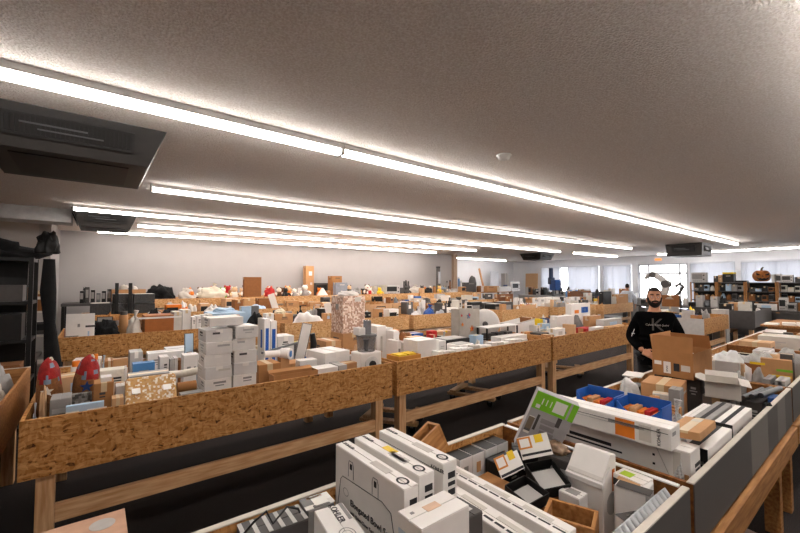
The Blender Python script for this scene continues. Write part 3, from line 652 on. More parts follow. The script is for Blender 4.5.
# the white box stack: two columns of small flat cartons
rnd = random.Random(5)
def stack(X0, X1, Yt, n, nm):
    loc, (w, d, h) = fr(X0, X1, Yt, 3.28, .24, FLR); hh = h/n
    for k in range(n):
        wd = w*(1-rnd.random()*.03); pos = ['bottom', 'second from bottom', 'third from bottom', 'fourth from bottom', 'fifth from bottom', 'sixth from bottom', 'seventh from bottom', 'top']
        nmk = pos[k] if k < n-1 else 'top'
        carton('flat white carton, %s in the %s column of the white stack' % (nmk, nm), (loc[0]+rnd.uniform(-.006, .006), loc[1]+rnd.uniform(-.008, .008), FLR+k*hh+.0005), (wd, d, hh-.002), R(rnd.uniform(-2.5, 2.5)), col=[WHITE, WHITE2, WHITE][k % 3], tape=TAPEW, group='white cartons in the stack')
    return loc, (w, d, h)
stack(206, 233, 329.5, 8, 'left'); stack(234.5, 257.5, 326, 8, 'right')
l, s = fr(209, 243, 320, 3.3, .22, aty(222, 329, 3.28).z+.022); carton('single flat white carton bridging the top of the white stack', l, (s[0], .22, .065), R(2), WHITE, tape=TAPEW)
A_(bag, 198, 205, 351, 3.36, .2, 'crumpled pale blue plastic bag hanging at the left of the white stack', col=mat('c4d0de', .3, alpha=.85), seed=12, sharp=1)
A_(carton, 259, 281, 364, 3.5, .22, 'brown carton right of the white box stack', col=KRAFT2)
A_(carton, 264.5, 270.3, 319, 4.3, .22, 'tall white carton with blue stripe, left of two', col=WHITE, tape=TAPEW, decs=[('F', .0, .05, .035, .42, BLUE), ('L', .02, .14, .05, .2, BLUE)])
A_(carton, 270.9, 277, 321, 4.3, .22, 'tall white carton with blue stripe, right of two', col=WHITE, tape=TAPEW, decs=[('F', .0, .05, .04, .42, BLUE)])
A_(carton, 278, 294, 336, 4.4, .24, 'white carton right of the blue striped pair', col=WHITE2, tape=TAPEW)
p0, p1 = aty(262, 353, 3.9), aty(303, 341, 4.2); o = MB().tube([p0, p1], .012, 10); tag(o.build('metal_pole', STEEL), 'long thin metal pole lying across the boxes behind the white pipe', 'pole')
l, s = sfr(281, 291, 349, 3.55, .12, FLR); z = l[2]+s[2]; r_ = s[0]*.52
o = thing('pipe_fitting', 'white pipe with round end cap and blue label', 'pipe', (l[0], l[1], FLR+.001)); reg((l[0]-.05, l[1], FLR), (.28, .14, s[2]))
MB().cyl((-.17, .03, s[2]-r_*.9), (.0, 0, s[2]-r_*.95), r_*.62, n=20).build('pipe', WHITE, o); MB().cyl((-.01, .02, s[2]-r_), (.045, -.06, s[2]-r_), r_, n=24).build('end_cap', WHITE, o)
MB().cyl((.046, -.061, s[2]-r_*1.0), (.048, -.063, s[2]-r_*1.0), r_*.6, n=20).build('blue_label', mat('3b76b8', .5), o); MB().box((0, 0, (s[2]-r_*1.7)/2), (.08, .08, s[2]-r_*1.7)).build('stand', KRAFT, o)
l, s = sfr(293, 305, 325, 4.0, .26, FLR); o = board('white slanted panel leaning in the left table behind the pipe', l, (s[0]*.8, .05, s[2]), tilt=0, rz=R(-12), col=WHITE, edge=DGREY, name='white_panel'); o.rotation_euler = (0, R(12), R(-20)); o.location.z += s[0]*.4*math.sin(R(12))+.004
l, s = sfr(311, 318, 334, 3.95, .1, FLR); reg(l, s)
o = thing('hand_tool', 'black hand tool with silver claws standing on end', 'tool', l)
MB().tube([(0, 0, 0), (0, 0, s[2]*.45), (.015, 0, s[2]*.8), (.0, 0, s[2])], [.03, .03, .035, .028], 12).build('grip', BLACK, o)
for k in range(3): MB().tube([(.02, -.02, s[2]*.45), (.06+.02*k, -.04, s[2]*(.5-.06*k)), (.1+.01*k, -.05, s[2]*(.42-.08*k))], .008, 6).build('claw', STEEL, o)
A_(carton, 286, 309, 363, 3.5, .2, 'flat corrugated brown sheet box right of the pipe', col=KRAFT, tape=None)
l, s = sfr(274, 318, 373, 3.24, .12, FLR); opencarton('long open brown carton along the front rim, dark inside', l, s, col=KRAFT2, fl=(-170, None, 70, None), flap=.05)
A_(carton, 300, 317, 360, 3.75, .14, 'small white carton before the leaning white panel', col=WHITE2, tape=None)
A_(carton, 316, 338, 368, 3.26, .16, 'flat white carton with dark printed edge at the front rim', col=WHITE, tape=None, decs=[('F', -.06, .1, .05, .03, INK), ('F', .05, .1, .07, .03, INK)])
A_(carton, 339, 347, 365, 3.26, .2, 'grey book shaped box beside the flat white carton', col=LGREY, tape=None, decs=[('F', 0, .1, .03, .03, DBLUE)])
l, s = sfr(322, 349, 352, 3.55, .34, FLR); carton('long white carton pointing back, left of the brown paper scraps', l, s, R(8), WHITE, tape=TAPEW, decs=[('F', .06, .04, .03, .03, RED)])
A_(bag, 342, 352, 348, 3.95, .16, 'torn cardboard scrap left of the food processor', col=KRAFTP, name='cardboard_scrap', cat='cardboard', seed=14, sharp=1.3, tie=False)
A_(carton, 344, 358, 363, 3.3, .12, 'low brown carton between white carton and food processor', col=KRAFT)
A_(carton, 353, 363, 356, 3.6, .14, 'small grey carton with a yellow sticker beside the food processor', col=LGREY, tape=None, decs=[('T', 0, 0, .06, .04, YELLOW)])
A_(carton, 326, 341, 341, 4.4, .3, 'wide tan carton behind the paper scraps', col=KRAFT)
l, s = sfr(343, 364, 333, 4.55, .34, FLR); carton('tan carton beneath the tall chequered carton', l, s, col=KRAFT); b_ = (l, s)
A_(carton, 343, 365.5, 296, 4.6, .32, 'tall chequered pink carton with a white top', on=b_, col=CHECK, tape=None, decs=[('F', .06, .2, .1, .06, OFFW), ('L', .0, .1, .08, .08, GREY)]); q_ = COL.objects[-1]
while q_.parent: q_ = q_.parent
cloth('crumpled white sheet on top of the tall chequered carton', (q_.location.x, q_.location.y, aty(354, 296, l[1]-s[1]/2+.01).z+.003), (s[0]*.9, s[1]*.8, .07), col=WHITE, seed=31)
# food processor
l, s = sfr(363.5, 385, 353, 3.3, .29, FLR); l = (l[0], 3.41, FLR); zt = aty(374, 335.5, 3.4).z-FLR; zl = aty(374, 325, 3.4).z-FLR; reg(l, (s[0], .29, zl))
o = thing('food_processor', 'food processor with white dial base and smoky bowl', 'appliance', l); w, h = s[0], s[2]
MB().box((0, 0, h/2), (w, .19, h)).build('base', WHITE, o, bevel=.015)
q = MB().cyl((0, -.096, h*.72), (0, -.112, h*.72), w*.3, n=24).build('dial_ring', WHITE2, o); MB().cyl((0, -.112, h*.72), (0, -.13, h*.72), w*.14, n=20).build('dial', BLACK, o)
MB().lathe([(w*.34, h), (w*.36, h+.02), (w*.39, zt-.02), (w*.4, zt)], n=24).build('bowl', mat('77787c', .1, alpha=.6, spec=.5), o)
MB().lathe([(.02, h), (.025, zt-.05), (.045, zt-.03)], n=12).build('spindle', BLACK, o); MB().lathe([(w*.42, zt), (w*.42, zt+.015), (w*.38, zt+.02)], n=24).build('lid', DGREY, o)
MB().box((.01, 0, (zt+zl)/2+.03), (w*.22, w*.26, zl-zt+.05)).build('feed_chute', mat('86868a', .2, alpha=.9), o, bevel=.006); MB().box((-w*.28, .02, (zt+zl)/2), (w*.3, .12, zl-zt-.03)).build('side_pusher', WHITE2, o, bevel=.01)
# ------------------------------------------------------------------ first row: middle and end tables
for k, (x0, x1, yt, y) in enumerate([(377, 386, 326, 4.05), (386.5, 393, 328, 3.95), (393.5, 399, 331, 3.85)]):
    A_(carton, x0, x1, yt, y, .3, 'tall white carton behind the food processor, %s of the group' % ['left', 'middle', 'right'][k], col=WHITE, tape=None, decs=[('F', 0, .06, .03, .2, OFFW), ('F', .0, .14, .03, .03, GREY)])
A_(cloth, 401, 416, 331, 4.6, .2, 'round dark brown bundle behind the white fan cartons', col=KRAFTD, seed=3)
for k in range(3): A_(carton, 397.5+k*4.4, 401.5+k*4.4, 341+k*1.2, 3.75-.08*k, .2, 'small white carton, %s in the row right of the tall white cartons' % ['left', 'middle', 'right'][k], col=[WHITE, OFFW, WHITE2][k], tape=None, decs=[('F', 0, .1, .03, .05, GREY)])
A_(carton, 410.5, 416.5, 343, 3.9, .3, 'narrow dusky pink carton between white cartons', col=mat('8e6a5c', .7), tape=None)
l, s = sfr(399, 421, 355.5, 3.24, .22, FLR); crate('low orange slotted crate at the front rim with yellow stickers', l, s, col=mat('c88a3e', .7), slats=6, name='slotted_crate', cat='crate'); 
for k in (-1, 1): carton('yellow topped packet in the orange crate, %s one' % ('left' if k < 0 else 'right'), (l[0]+k*s[0]*.22, l[1], FLR+.04), (s[0]*.34, .14, s[2]-.03), 0, YELLOW, tape=None, name='packet'); SOLIDS.pop()
A_(carton, 417.5, 436.5, 340, 3.3, .34, 'large plain white carton at the front of the middle table', col=WHITE, tape=TAPEW, decs=[('F', -.1, 0, .02, .02, GREY), ('L', .05, .1, .05, .02, YELLOW)])
A_(carton, 437, 446, 341, 3.55, .22, 'white carton just right of the large plain white carton', col=WHITE2, tape=None)
A_(board, 416, 432, 336, 4.55, .05, 'black flat case lying behind the large white carton', col=BLACK, tilt=-30, name='black_case', cat='case')
A_(carton, 431.5, 437, 331, 4.4, .12, 'bright red carton behind the large white carton', col=RED, tape=None)
A_(carton, 437.5, 452, 331, 4.5, .16, 'low tan carton with yellow label right of the red carton', col=KRAFTP, decs=[('F', .03, .16, .05, .03, YELLOW)])
l, s = sfr(447, 470, 339, 3.7, .3, FLR); device('black framed appliance with a white top beside the flowery bag', l, s, col=BLACK, face=DGREY, knobs=2)
l, s = sfr(459, 479.5, 309, 3.9, .16, FLR); reg(l, s)
o = thing('shopping_bag', 'grey tall paper bag printed with red and orange flowers', 'bag', l); w, d, h = s
b = MB().bx(-w/2, w/2, -d/2, -d/2+.006, 0, h).bx(-w/2, w/2, d/2-.006, d/2, 0, h).bx(-w/2, -w/2+.006, -d/2, d/2, 0, h).bx(w/2-.006, w/2, -d/2, d/2, 0, h).bx(-w/2, w/2, -d/2, d/2, 0, .006); b.build('bag_body', FLORAL, o)
for k, (u, v, r, m) in enumerate([(-.38, .88, .02, RED), (-.05, .86, .045, mat('5d7390', .7)), (-.02, .88, .026, RED), (.1, .6, .05, ORANGE), (.12, .6, .025, RED), (.12, .28, .042, ORANGE), (-.3, .2, .04, mat('8090a2', .7)), (-.36, .7, .03, ORANGE), (.08, .03+.07, .03, RED)]):
    star(o, (u*w, -d/2-.003-.001*k, v*h), r, m)
for k in (-1, 1): MB().tube([(-w*.2, k*d*.42, h-.02), (-w*.15, k*d*.42, h+.05), (w*.15, k*d*.42, h+.05), (w*.2, k*d*.42, h-.02)], .006, 6).build('handle', OFFW, o)
c = aty(485, 324, 4.2); o = thing('desk_fan', 'large white round disc with dark hub behind the flowery bag', 'fan', (c.x, 4.2, FLR), R(-42)); hz = c.z-FLR; reg((c.x, 4.2, FLR), (.46, .46, hz+.24))
MB().lathe([(.02, .01), (.2, .012), (.235, 0), (.245, -.03), (.235, -.045), (.1, -.06), (.02, -.06)], (0, 0, hz), 36, rot=(R(90), 0, 0)).build('disc', WHITE2, o); MB().lathe([(.045, .02), (.045, .05), (.02, .06)], (0, 0, hz), 20, rot=(R(90), 0, 0)).build('hub', DGREY, o)
MB().cyl((0, .07, .03), (0, .07, hz), .02).build('post', LGREY, o); MB().lathe([(.13, 0), (.13, .02), (.04, .035)], (0, .07, 0), 24).build('base', LGREY, o)
l, s = sfr(487, 518, 326, 3.85, .26, FLR); reg(l, s); o = thing('black_shelf_unit', 'black open shelf stand with white top, right of the white disc', 'stand', l); w, d, h = s
for a in (-1, 1):
    for e in (-1, 1): MB().box((a*(w/2-.01), e*(d/2-.01), h/2), (.02, .02, h-.012)).build('leg', BLACK, o)
for z in (.3, .62): MB().box((0, 0, h*z), (w-.002, d, .014)).build('shelf', BLACK, o)
MB().box((0, 0, h-.006), (w+.02, d+.02, .012)).build('top', WHITE2, o)
for k in range(3): MB().box((-w*.3+k*w*.28, 0, h*.62+.04), (w*.2, d*.7, .065)).build('drawer', DGREY, o)
for k in range(5): carton('small dark device, %s from left inside the black shelf stand front' % ORD[k], (l[0]-w*.31+k*w*.15, l[1]-.02, FLR+h*.3+.008), (w*.13, d*.5, .06), 0, [DGREY, STEEL, GREY, DGREY, BLACK][k], tape=None, name='device', cat='device'); SOLIDS.pop()
for k in range(15):
    x0 = 438+k*6; A_(carton, x0, x0+5.6, 351.5-k*.98+(k % 3)*.8, 3.235, .1+.02*(k % 2), 'small white packet at the rim below the flowery bag, %s from left' % (ORD+['thirteenth', 'fourteenth', 'fifteenth'])[k], col=[PAPER, WHITE2, OFFW, PAPER][k % 4], tape=None, name='packet', group='white packets along the front rim', far=True, decs=[('T', 0, 0, .02, .03, GREY)] if k % 3 == 0 else [])
A_(carton, 501, 527, 336, 3.5, .24, 'white carton with orange print below the white file crate', col=WHITE, tape=None, decs=[('F', .05, .07, .06, .05, ORANGE), ('F', -.06, .09, .08, .03, LBLUE)])
A_(carton, 526, 533, 332, 3.75, .1, 'small orange carton right of the orange printed white carton', col=mat('b9793c', .7))
l, s = sfr(514, 537, 320, 4.0, .3, FLR); o = thing('file_crate', 'white slanted open file crate at the right of the middle table', 'crate', l, R(4)); w, d, h = s; reg(l, s)
p = [(-w/2, 0), (w/2, 0), (w/2-.06, h), (-w/2, h*.9)]; MB().prism(p, -d/2, -d/2+.008).build('front_wall', WHITE2, o); MB().prism(p, d/2-.008, d/2).build('back_wall', WHITE2, o)
MB().box((0, 0, .005), (w, d-.018, .01)).build('floor_panel', WHITE2, o); MB().box((-w/2+.004, 0, h*.45), (.008, d-.018, h*.88)).build('side_wall', LGREY, o); MB().tube([(-w/2, -d/2-.004, h*.9), (w/2-.06, -d/2-.004, h)], .01, 8).build('rim', LGREY, o)
for k in range(7): book('upright %s book in the row right of the white file crate' % ['yellow', 'pale blue', 'white', 'dark blue', 'grey', 'orange', 'dark brown'][k], fr(541+k*2.1, 543+k*2.1, 319, 4.1, .16, FLR)[0], (fr(541, 543, 319, 4.1, .16, FLR)[1][0]*.92, .16, fr(541, 543, 319+k % 3*.7, 4.1, .16, FLR)[1][2]), 0, [YELLOW, LBLUE, WHITE, DBLUE, LGREY, ORANGE, KRAFTD][k], 'books in the first row')
A_(carton, 541, 549, 333, 3.5, .2, 'dark device with a red cap in front of the book row', col=DGREY, tape=None, decs=[('F', .02, .12, .04, .04, RED)])
A_(carton, 549, 554, 335, 3.3, .14, 'small brown box in the corner below the book row', col=KRAFT2)
A_(carton, 557, 574, 316, 3.7, .13, 'upright white carton with fold lines at the start of the end table', col=WHITE2, tape=TAPEW, decs=[('F', 0, -.02, .1, .006, GREY), ('F', 0, .1, .006, .2, OFFW)])
l, s = sfr(571, 590, 303.5, 4.15, .12, FLR); carton('white carton printed with orange and blue marks', l, s, col=WHITE, tape=None, decs=[('F', s[0]*.2, s[2]*.3, s[0]*.36, .12, BLUE), ('F', -s[0]*.22, s[2]*.26, s[0]*.22, .07, ORANGE), ('F', s[0]*.2, s[2]*.3, s[0]*.12, .05, LBLUE)])
A_(cloth, 575, 592, 315, 3.75, .3, 'heap of dark grey fur beside the upright white carton', col=GFAB, seed=21)
A_(carton, 586, 595, 328, 3.5, .2, 'red and tan carton before the grey fur heap', col=RED, tape=None, decs=[('L', 0, .1, .1, .08, KRAFT)])
A_(carton, 604, 622, 319, 3.4, .15, 'grey glazed box near the end of the first row', col=LGREY, tape=None, decs=[('F', 0, .13, .3, .06, LBLUE)])
A_(carton, 592, 604, 316, 4.5, .25, 'tan box beyond the grey fur heap', col=KRAFT)
A_(carton, 596, 606, 327, 3.4, .18, 'low white packet between the red carton and grey box', col=WHITE2, tape=None)
A_(carton, 608, 624, 325.5, 3.3, .2, 'flat tan packet at the rim end beside the man', col=KRAFTP, tape=None)
# ------------------------------------------------------------------ second row (y about 7.5)
def T(X0, X1, Yt, y, d, label, kind=carton, zb=FLR, **k): return A_(kind, X0, X1, Yt, y, d, label, zb, **k)
T(66, 95, 314, 7.75, .03, 'white board with dark scribbles standing at the left end of the second row', board, tilt=-8, decs=[('F', .12, .12, .12, .03, DGREY), ('F', -.1, -.02, .16, .012, DGREY), ('F', .1, 0, .02, .09, LBLUE), ('F', -.02, .14, .03, .05, GREY), ('F', -.13, -.1, .05, .01, DGREY)])
T(85, 124, 320, 7.68, .5, 'heap of black cloth beside the white scribbled board', cloth, seed=4)
T(97, 113, 317, 8.5, .04, 'dark framed grey panel behind the black cloth heap', board, tilt=-6, col=GREY, edge=BLACK)
T(126, 145, 311, 7.75, .4, 'white tied sack right of the black cloth heap', bag, col=OFFW, seed=5, amp=.2, sharp=.3)
T(145, 174, 315.5, 7.66, .5, 'orange brown box with a white top edge in the second row', col=mat('a05f2c', .6), tape=None, decs=[('F', 0, .245, .66, .03, WHITE)])
T(140, 180, 308, 8.35, .4, 'black cloth draped behind the orange brown box', cloth, seed=8)
T(174, 182, 312, 7.8, .4, 'narrow grey carton right of the orange brown box', col=OFFW)
T(182.5, 191, 310, 7.9, .4, 'taller white carton right of the narrow grey carton', col=WHITE2)
T(192, 196, 317, 7.8, .25, 'small white tub left of the pale plastic boxes', col=WHITE, tape=None)
for k in range(3): T(196.5+k*5.5, 201.5+k*5.5, 316-k*.8, 7.75, .3, 'white plastic box left of the pale blue cover, %s of three' % ['left', 'middle', 'right'][k], col=[WHITE2, OFFW, WHITE][k], tape=TAPEW)
l, s = sfr(212, 246, 313, 7.8, .7, FLR); carton('pale blue plastic bin left of the black tarp in the second row', l, s, col=LBLUE, tape=None); T(216, 240, 308, 7.9, .4, 'pale blue plastic lid bundle heaped on the pale blue bin', cloth, on=(l, s), col=LBLUE, seed=3)
T(233, 240, 315, 7.6, .15, 'small brown carton in front of the pale blue bin', col=KRAFT)
T(247, 268, 312, 7.8, .5, 'black tarp heap right of the pale blue bin', cloth, seed=15)
T(266, 274, 313.5, 7.66, .25, 'small white carton right of the black tarp heap', col=WHITE)
l, s = sfr(275, 293, 314, 7.6, .4, FLR); carton('brown carton with a white bag on top in the second row', l, s, col=KRAFT); T(277, 288, 308.5, 7.66, .25, 'small white bag on the brown carton of the second row', bag, on=(l, s), col=mat('ded3b8', .5), seed=2)
T(295, 329, 312, 7.6, .5, 'long white foam bundle behind the slanted white panel', bag, col=WHITE2, tie=False, seed=22, sharp=.8)
T(321, 334, 308.5, 8.2, .3, 'black monitor lying behind the white foam bundle', device, col=BLACK, face=DGREY)
l, s = sfr(331, 337, 303, 8.0, .03, FLR); o = board('white flap panel leaning between black monitor and chequered carton', l, (s[0], .04, s[2]), tilt=0, col=WHITE); o.rotation_euler = (0, R(-14), R(-20)); o.location.z += s[0]*.5*math.sin(R(14))+.004
T(367, 371, 312, 7.7, .12, 'small black lens shaped device by the chequered carton', tin and carton, col=BLACK, tape=None)
for k, (x0, x1) in enumerate([(370, 391.5), (393, 412)]):
    l, s = sfr(x0, x1, 304, 8.2, .5, FLR); o = opencarton('brown wooden bin with a black handle slot, %s of two' % ['left', 'right'][k], l, s, col=KRAFTP, fl=(None,)*4)
    if not k: cloth('brown paper bundle rising from the left wooden bin', (l[0], l[1], FLR+.006), (s[0]*.8, s[1]*.7, s[2]+.1), col=KRAFT2, seed=6)
    h = MB(); w = s[0]*.4
    h.tube([(-w/2, -s[1]/2-.006, s[2]*.78), (-w/2, -s[1]/2-.006, s[2]*.88), (w/2, -s[1]/2-.006, s[2]*.88), (w/2, -s[1]/2-.006, s[2]*.78)], .012, 6); h.build('handle', BLACK, o)

T(416, 427, 307, 7.5, .3, 'white plastic bag left of the blue bag', bag, col=WHITE2, seed=9)
T(428.5, 440, 305, 7.52, .4, 'bright blue plastic bag in the second row', bag, col=mat('244f9a', .4), seed=13, amp=.2)
T(434, 449, 309.5, 7.45, .05, 'grey plastic sheet in front of the blue bag', bag, col=mat('b9bdc2', .3), seed=4, tie=False)
T(447, 458, 308, 7.55, .3, 'white paper carton right of the blue bag', col=PAPER)
T(419, 437, 298, 8.45, .35, 'tangle of black cables behind the blue bag', cloth, seed=17, col=DGREY)
T(437.5, 450, 299, 8.42, .35, 'black cable tangle right of the larger one', cloth, seed=18, col=BLACK)
T(451, 466, 300, 8.3, .3, 'black flat amplifier behind the flowery bag', device, col=BLACK, face=DGREY)
l, s = sfr(466, 470, 301, 7.7, .1, FLR); tin('white plastic bottle behind the flowery bag top', l, .06, s[2]*.9, WHITE, OFFW, 'bottle', 'bottle')
for k, (x0, x1, yt) in enumerate([(471, 482, 302), (483, 494, 302.5), (495, 503, 304), (504, 513, 302)]): T(x0, x1, yt, 7.5, .4, 'black stacked machine behind the white disc, %s of four' % ['leftmost', 'second', 'third', 'rightmost'][k], device, col=[BLACK, DGREY, BLACK, DGREY][k], face=GREY)
T(504, 512, 311, 6.0+1.2, .1, 'white cloth hanging before the black machines', cloth, col=WHITE2, seed=4)
T(498, 513, 294, 8.5, .4, 'dark brown carton rising above the black machines', col=mat('7c5236', .7))
T(520, 536, 305, 7.4, .3, 'tray of small orange and yellow bottles in the second row', crate, col=KRAFTP, slats=0)
for k in range(7):
    c = aty(521+k*2.1, 303.5, 7.55); tin('small %s bottle in the bottle tray, %s from left' % (['orange', 'yellow', 'white', 'red', 'orange', 'green', 'yellow'][k], ORD[k]), (c.x, 7.55, FLR+.035), .022, c.z-FLR-.06, [ORANGE, YELLOW, WHITE, RED, ORANGE, GREEN, YELLOW][k], WHITE, 'bottle', 'bottle'); SOLIDS.pop()
T(540, 545.5, 298, 7.6, .3, 'white carton left of the blue machine base', col=WHITE2); T(546, 552, 297.5, 7.5, .3, 'small white carton under the blue drill press', col=WHITE)
T(539, 553, 303, 7.3, .2, 'low white plastic tray below the drill press', col=OFFW, tape=None); T(553.5, 560, 297, 7.6, .3, 'white appliance right of the drill press', device, col=WHITE2)
T(561, 570, 298.5, 7.8, .3, 'white carton before the dark brown crate', col=WHITE2); T(566, 586, 291, 8.3, .3, 'wide dark brown carton behind the logo printed carton', col=mat('6f4527', .7))
T(571, 580, 297, 7.35, .2, 'white carton with a grey picture above the logo carton', col=WHITE2, decs=[('F', 0, .2, .14, .16, GREY)])
T(586, 592, 293, 7.7, .2, 'orange striped white carton by the corner blind', col=WHITE, tape=None, decs=[('F', -.05, .3, .03, .1, ORANGE), ('F', .04, .3, .03, .1, ORANGE)])
T(592.5, 604, 303, 7.0, .3, 'white plastic bag at the right end of the second row', bag, col=WHITE2, seed=5); T(605, 613, 302, 7.05, .3, 'cream plastic bag right of the white one', bag, col=PAPER, seed=8)
l, s = sfr(622.5, 633.5, 305, 6.88, .4, FLR); carton('lower brown carton of the tall stack left of the man', l, s, col=KRAFT2); T(622.8, 633, 294, 6.9, .38, 'upper brown carton of the tall stack left of the man', on=(l, s), col=KRAFT)
T(603, 611, 291.5, 6.9, .4, 'black storage tub near the man', carton, col=BLACK, tape=None, name='storage_tub')
# ------------------------------------------------------------------ third row, raised row at the wall
T(188, 199, 303.5, 10.1, .3, 'white cloth lying in the third row behind the left white column', cloth, zb=.955, col=OFFW, seed=3)
T(205, 222, 304, 10.1, .3, 'low white packing sheet in the third row', cloth, zb=.955, col=WHITE2, seed=13); T(235, 243, 300, 10.05, .3, 'dark brown carton in the third row beneath the red toys', zb=.955, col=KRAFTD)
T(247, 273, 304.5, 10.1, .4, 'pale grey plastic sheets in the third row', bag, zb=.955, col=LBLUE, seed=6, tie=False)
l, s = sfr(275, 281, 294, 10.2, .05, .955); o = board('white slanted flap standing in the third row', l, (s[0], .04, s[2]), tilt=0, col=WHITE); o.rotation_euler = (0, R(-18), R(-25)); o.location.z += s[0]*.5*math.sin(R(18))+.004
for k in range(4): T(284+k*13, 296+k*13, 301+k*.6, 10.15, .5, 'brown carton in the row under the toys, %s of four' % ['leftmost', 'second', 'third', 'rightmost'][k], zb=.955, col=[KRAFT, KRAFT2, KRAFT, KRAFTP][k], decs=[('F', 0, .06, .2, .02, INK)] if k in (1, 3) else [])
EZ = 1.385
l, s = sfr(145, 178, 284, 11.6, .9, EZ); cloth('black tarpaulin heap at the left end of the raised row', l, s, seed=41)
T(176, 195, 287.5, 11.55, .6, 'white and orange clothing heap right of the tarpaulin', cloth, zb=EZ, col=OFFW, seed=6, col2=ORANGE)
T(196, 226, 283.5, 11.55, .8, 'large clear bag stuffed with pale and orange toys', bag, zb=EZ, col=mat('d8cdb8', .4), seed=16, sharp=1)
T(246, 263, 277, 12.4, .3, 'brown carton rising above the toy heap', zb=EZ, col=KRAFTD)
T(266, 277, 285.5, 11.6, .4, 'red cushion shaped bag in the toy heap', cloth, zb=EZ, col=RED, seed=7); T(306, 314, 266, 12.5, .3, 'tall narrow brown carton standing against the cream wall', zb=EZ, col=KRAFT, decs=[('F', .02, .25, .12, .14, WHITE), ('F', .05, -.1, .08, .08, OFFW)])
T(315.5, 330, 283, 12.3, .3, 'black monitor standing right of the tall narrow carton', device, zb=EZ, col=DGREY, face=BLACK); T(332, 342, 276, 12.4, .3, 'upright brown carton right of the black monitor', zb=EZ, col=KRAFT2)
T(341, 352.5, 282.5, 11.8, .4, 'grey blue carton behind the chequered carton', zb=EZ, col=mat('8c9098', .6)); l, s = sfr(319, 330, 288, 11.6, .3, EZ); reg(l, s)
o = tag(MB().lathe([(s[0]*.5, 0), (s[0]*.48, .02), (s[0]*.1, s[2]*.92), (s[0]*.09, s[2])], n=24).build('lamp_shade_cone', WHITE2, None, l), 'white cone shaped shade standing before the black monitor', 'lampshade')
for k, (x0, x1, yt, c, nm, kd) in enumerate([(356, 364, 287, GREY, 'grey heap', cloth), (386, 400, 285, LGREY, 'silver machine', device), (391, 398, 283, KRAFTD, 'brown lid', None), (414, 424, 285, OFFW, 'white fan head', bag), (425, 434, 287, BLACK, 'black bundle', cloth)]):
    if kd: T(x0, x1, yt, 11.62, .5, '%s among the clutter on the raised row' % nm, kd, zb=EZ, col=c)
l, s = sfr(437.5, 442, 266.5, 12.2, .2, EZ); reg(l, s); r_ = thing('telescope_tube', 'tall dark tube with silver centre standing by the brown column', 'tube', l)
MB().cyl((0, 0, .06), (0, 0, s[2]-.05), s[0]*.42, s[0]*.3, 14).build('tube_body', DGREY, r_); MB().cyl((0, -s[0]*.2, s[2]*.35), (0, -s[0]*.2, s[2]*.8), s[0]*.26, n=12).build('silver_sleeve', SILVER, r_); MB().cyl((0, 0, 0), (0, 0, .06), s[0]*.6, n=16).build('foot', BLACK, r_); MB().cyl((0, 0, s[2]-.05), (0, 0, s[2]), s[0]*.36, n=12).build('cap', BLACK, r_)
tc_ = [RED, YELLOW, mat('e8e2d6', .9), mat('6a4a33', .9), BLUE, DGREY, mat('d8b48c', .9), ORANGE, mat('9b9490', .9), GREEN, mat('b98d68', .9), BLACK]; tcn = ['red', 'yellow', 'cream', 'brown', 'blue', 'dark grey', 'tan', 'orange', 'grey', 'green', 'light brown', 'black']
AUTO = []          # (object, shape words, kind, zone)
rnd = random.Random(11)
for k in range(90):
    for t in range(60):
        X = rnd.uniform(182, 350) if k < 70 else rnd.uniform(352, 440); y = rnd.uniform(11.65, 12.6); p = aty(X, 290, y); s_ = rnd.uniform(.24, .36)
        rz_ = rnd.uniform(-.3, .3)
        if free((p.x, y, EZ), (s_*1.04, s_*.94, s_), rz_, .0) and inside(box_of((p.x, y, EZ), (s_*1.04, s_*.94), rz_), EZ): break
    else: continue
    i = rnd.randrange(12); j = rnd.choice([i, 2, 6])
    o = toy(None, (p.x, y, EZ), s_, rz_, tc_[i], tc_[j], 'soft toys heaped along the wall', k); AUTO.append((o, tcn[i], 'soft toy', 'heap'))
# left of the third row: low cart with shrink wrapped packs, dark workbench, shelf cart
bin_table('low bench behind the white board carrying shrink wrapped packs', -.2, 1.15, 9.45, 10.3, rim=1.22, bot=1.1, flr=1.2, front=OSB)
WRAP = mat('2c2a29', .3, amt=.5, ns=40, bump=.8, bs=60, spec=.5)
for k, (x0, x1, yt, zb_) in enumerate([(90, 111, 303.5, 1.205), (112, 133, 303.5, 1.205), (134, 155, 303.5, 1.205), (113, 133, 294, 0), (134, 155, 294, 0)]):
    l, s = fr(x0, x1, yt, 9.52, .55, 1.205)
    if not zb_: l = (l[0], l[1], 1.206+fr(112, 133, 303.5, 9.52, .55, 1.205)[1][2]); s = (s[0], s[1], aty((x0+x1)/2, yt, 9.52).z-l[2])
    carton('black shrink wrapped pack with pale top, %s' % ['left of the lower three', 'middle of the lower three', 'right of the lower three', 'left of the upper two', 'right of the upper two'][k], l, s, col=WRAP, tape=None, name='wrapped_pack', cat='pack', decs=[('T', 0, 0, s[0]*.9, .45, OFFW)])
zz = 1.206+fr(112, 133, 303.5, 9.52, .55, 1.205)[1][2]
for k, X in enumerate((117, 130.5)): p = aty(X, 283, 9.485); tag(MB().bx(-.03, .03, -.012, .012, 0, p.z-1.225).build('black_strap_post', BLACK, None, (p.x, 9.475, 1.225)), '%s black upright strap before the shrink wrapped packs' % ['left', 'right'][k], 'strap')
l, s = sfr(112, 146, 284.5, 11.6, .5, EZ); opencarton('open brown carton heaped with white stuff left of the tarpaulin', l, (s[0], s[1], s[2]*.7), col=KRAFT, fl=(None,)*4); cloth('white cloth heap in the open brown carton left of the tarpaulin', (l[0], l[1], l[2]+.006), (s[0]*.7, s[1]*.7, s[2]), col=OFFW, seed=3, col2=GREY)
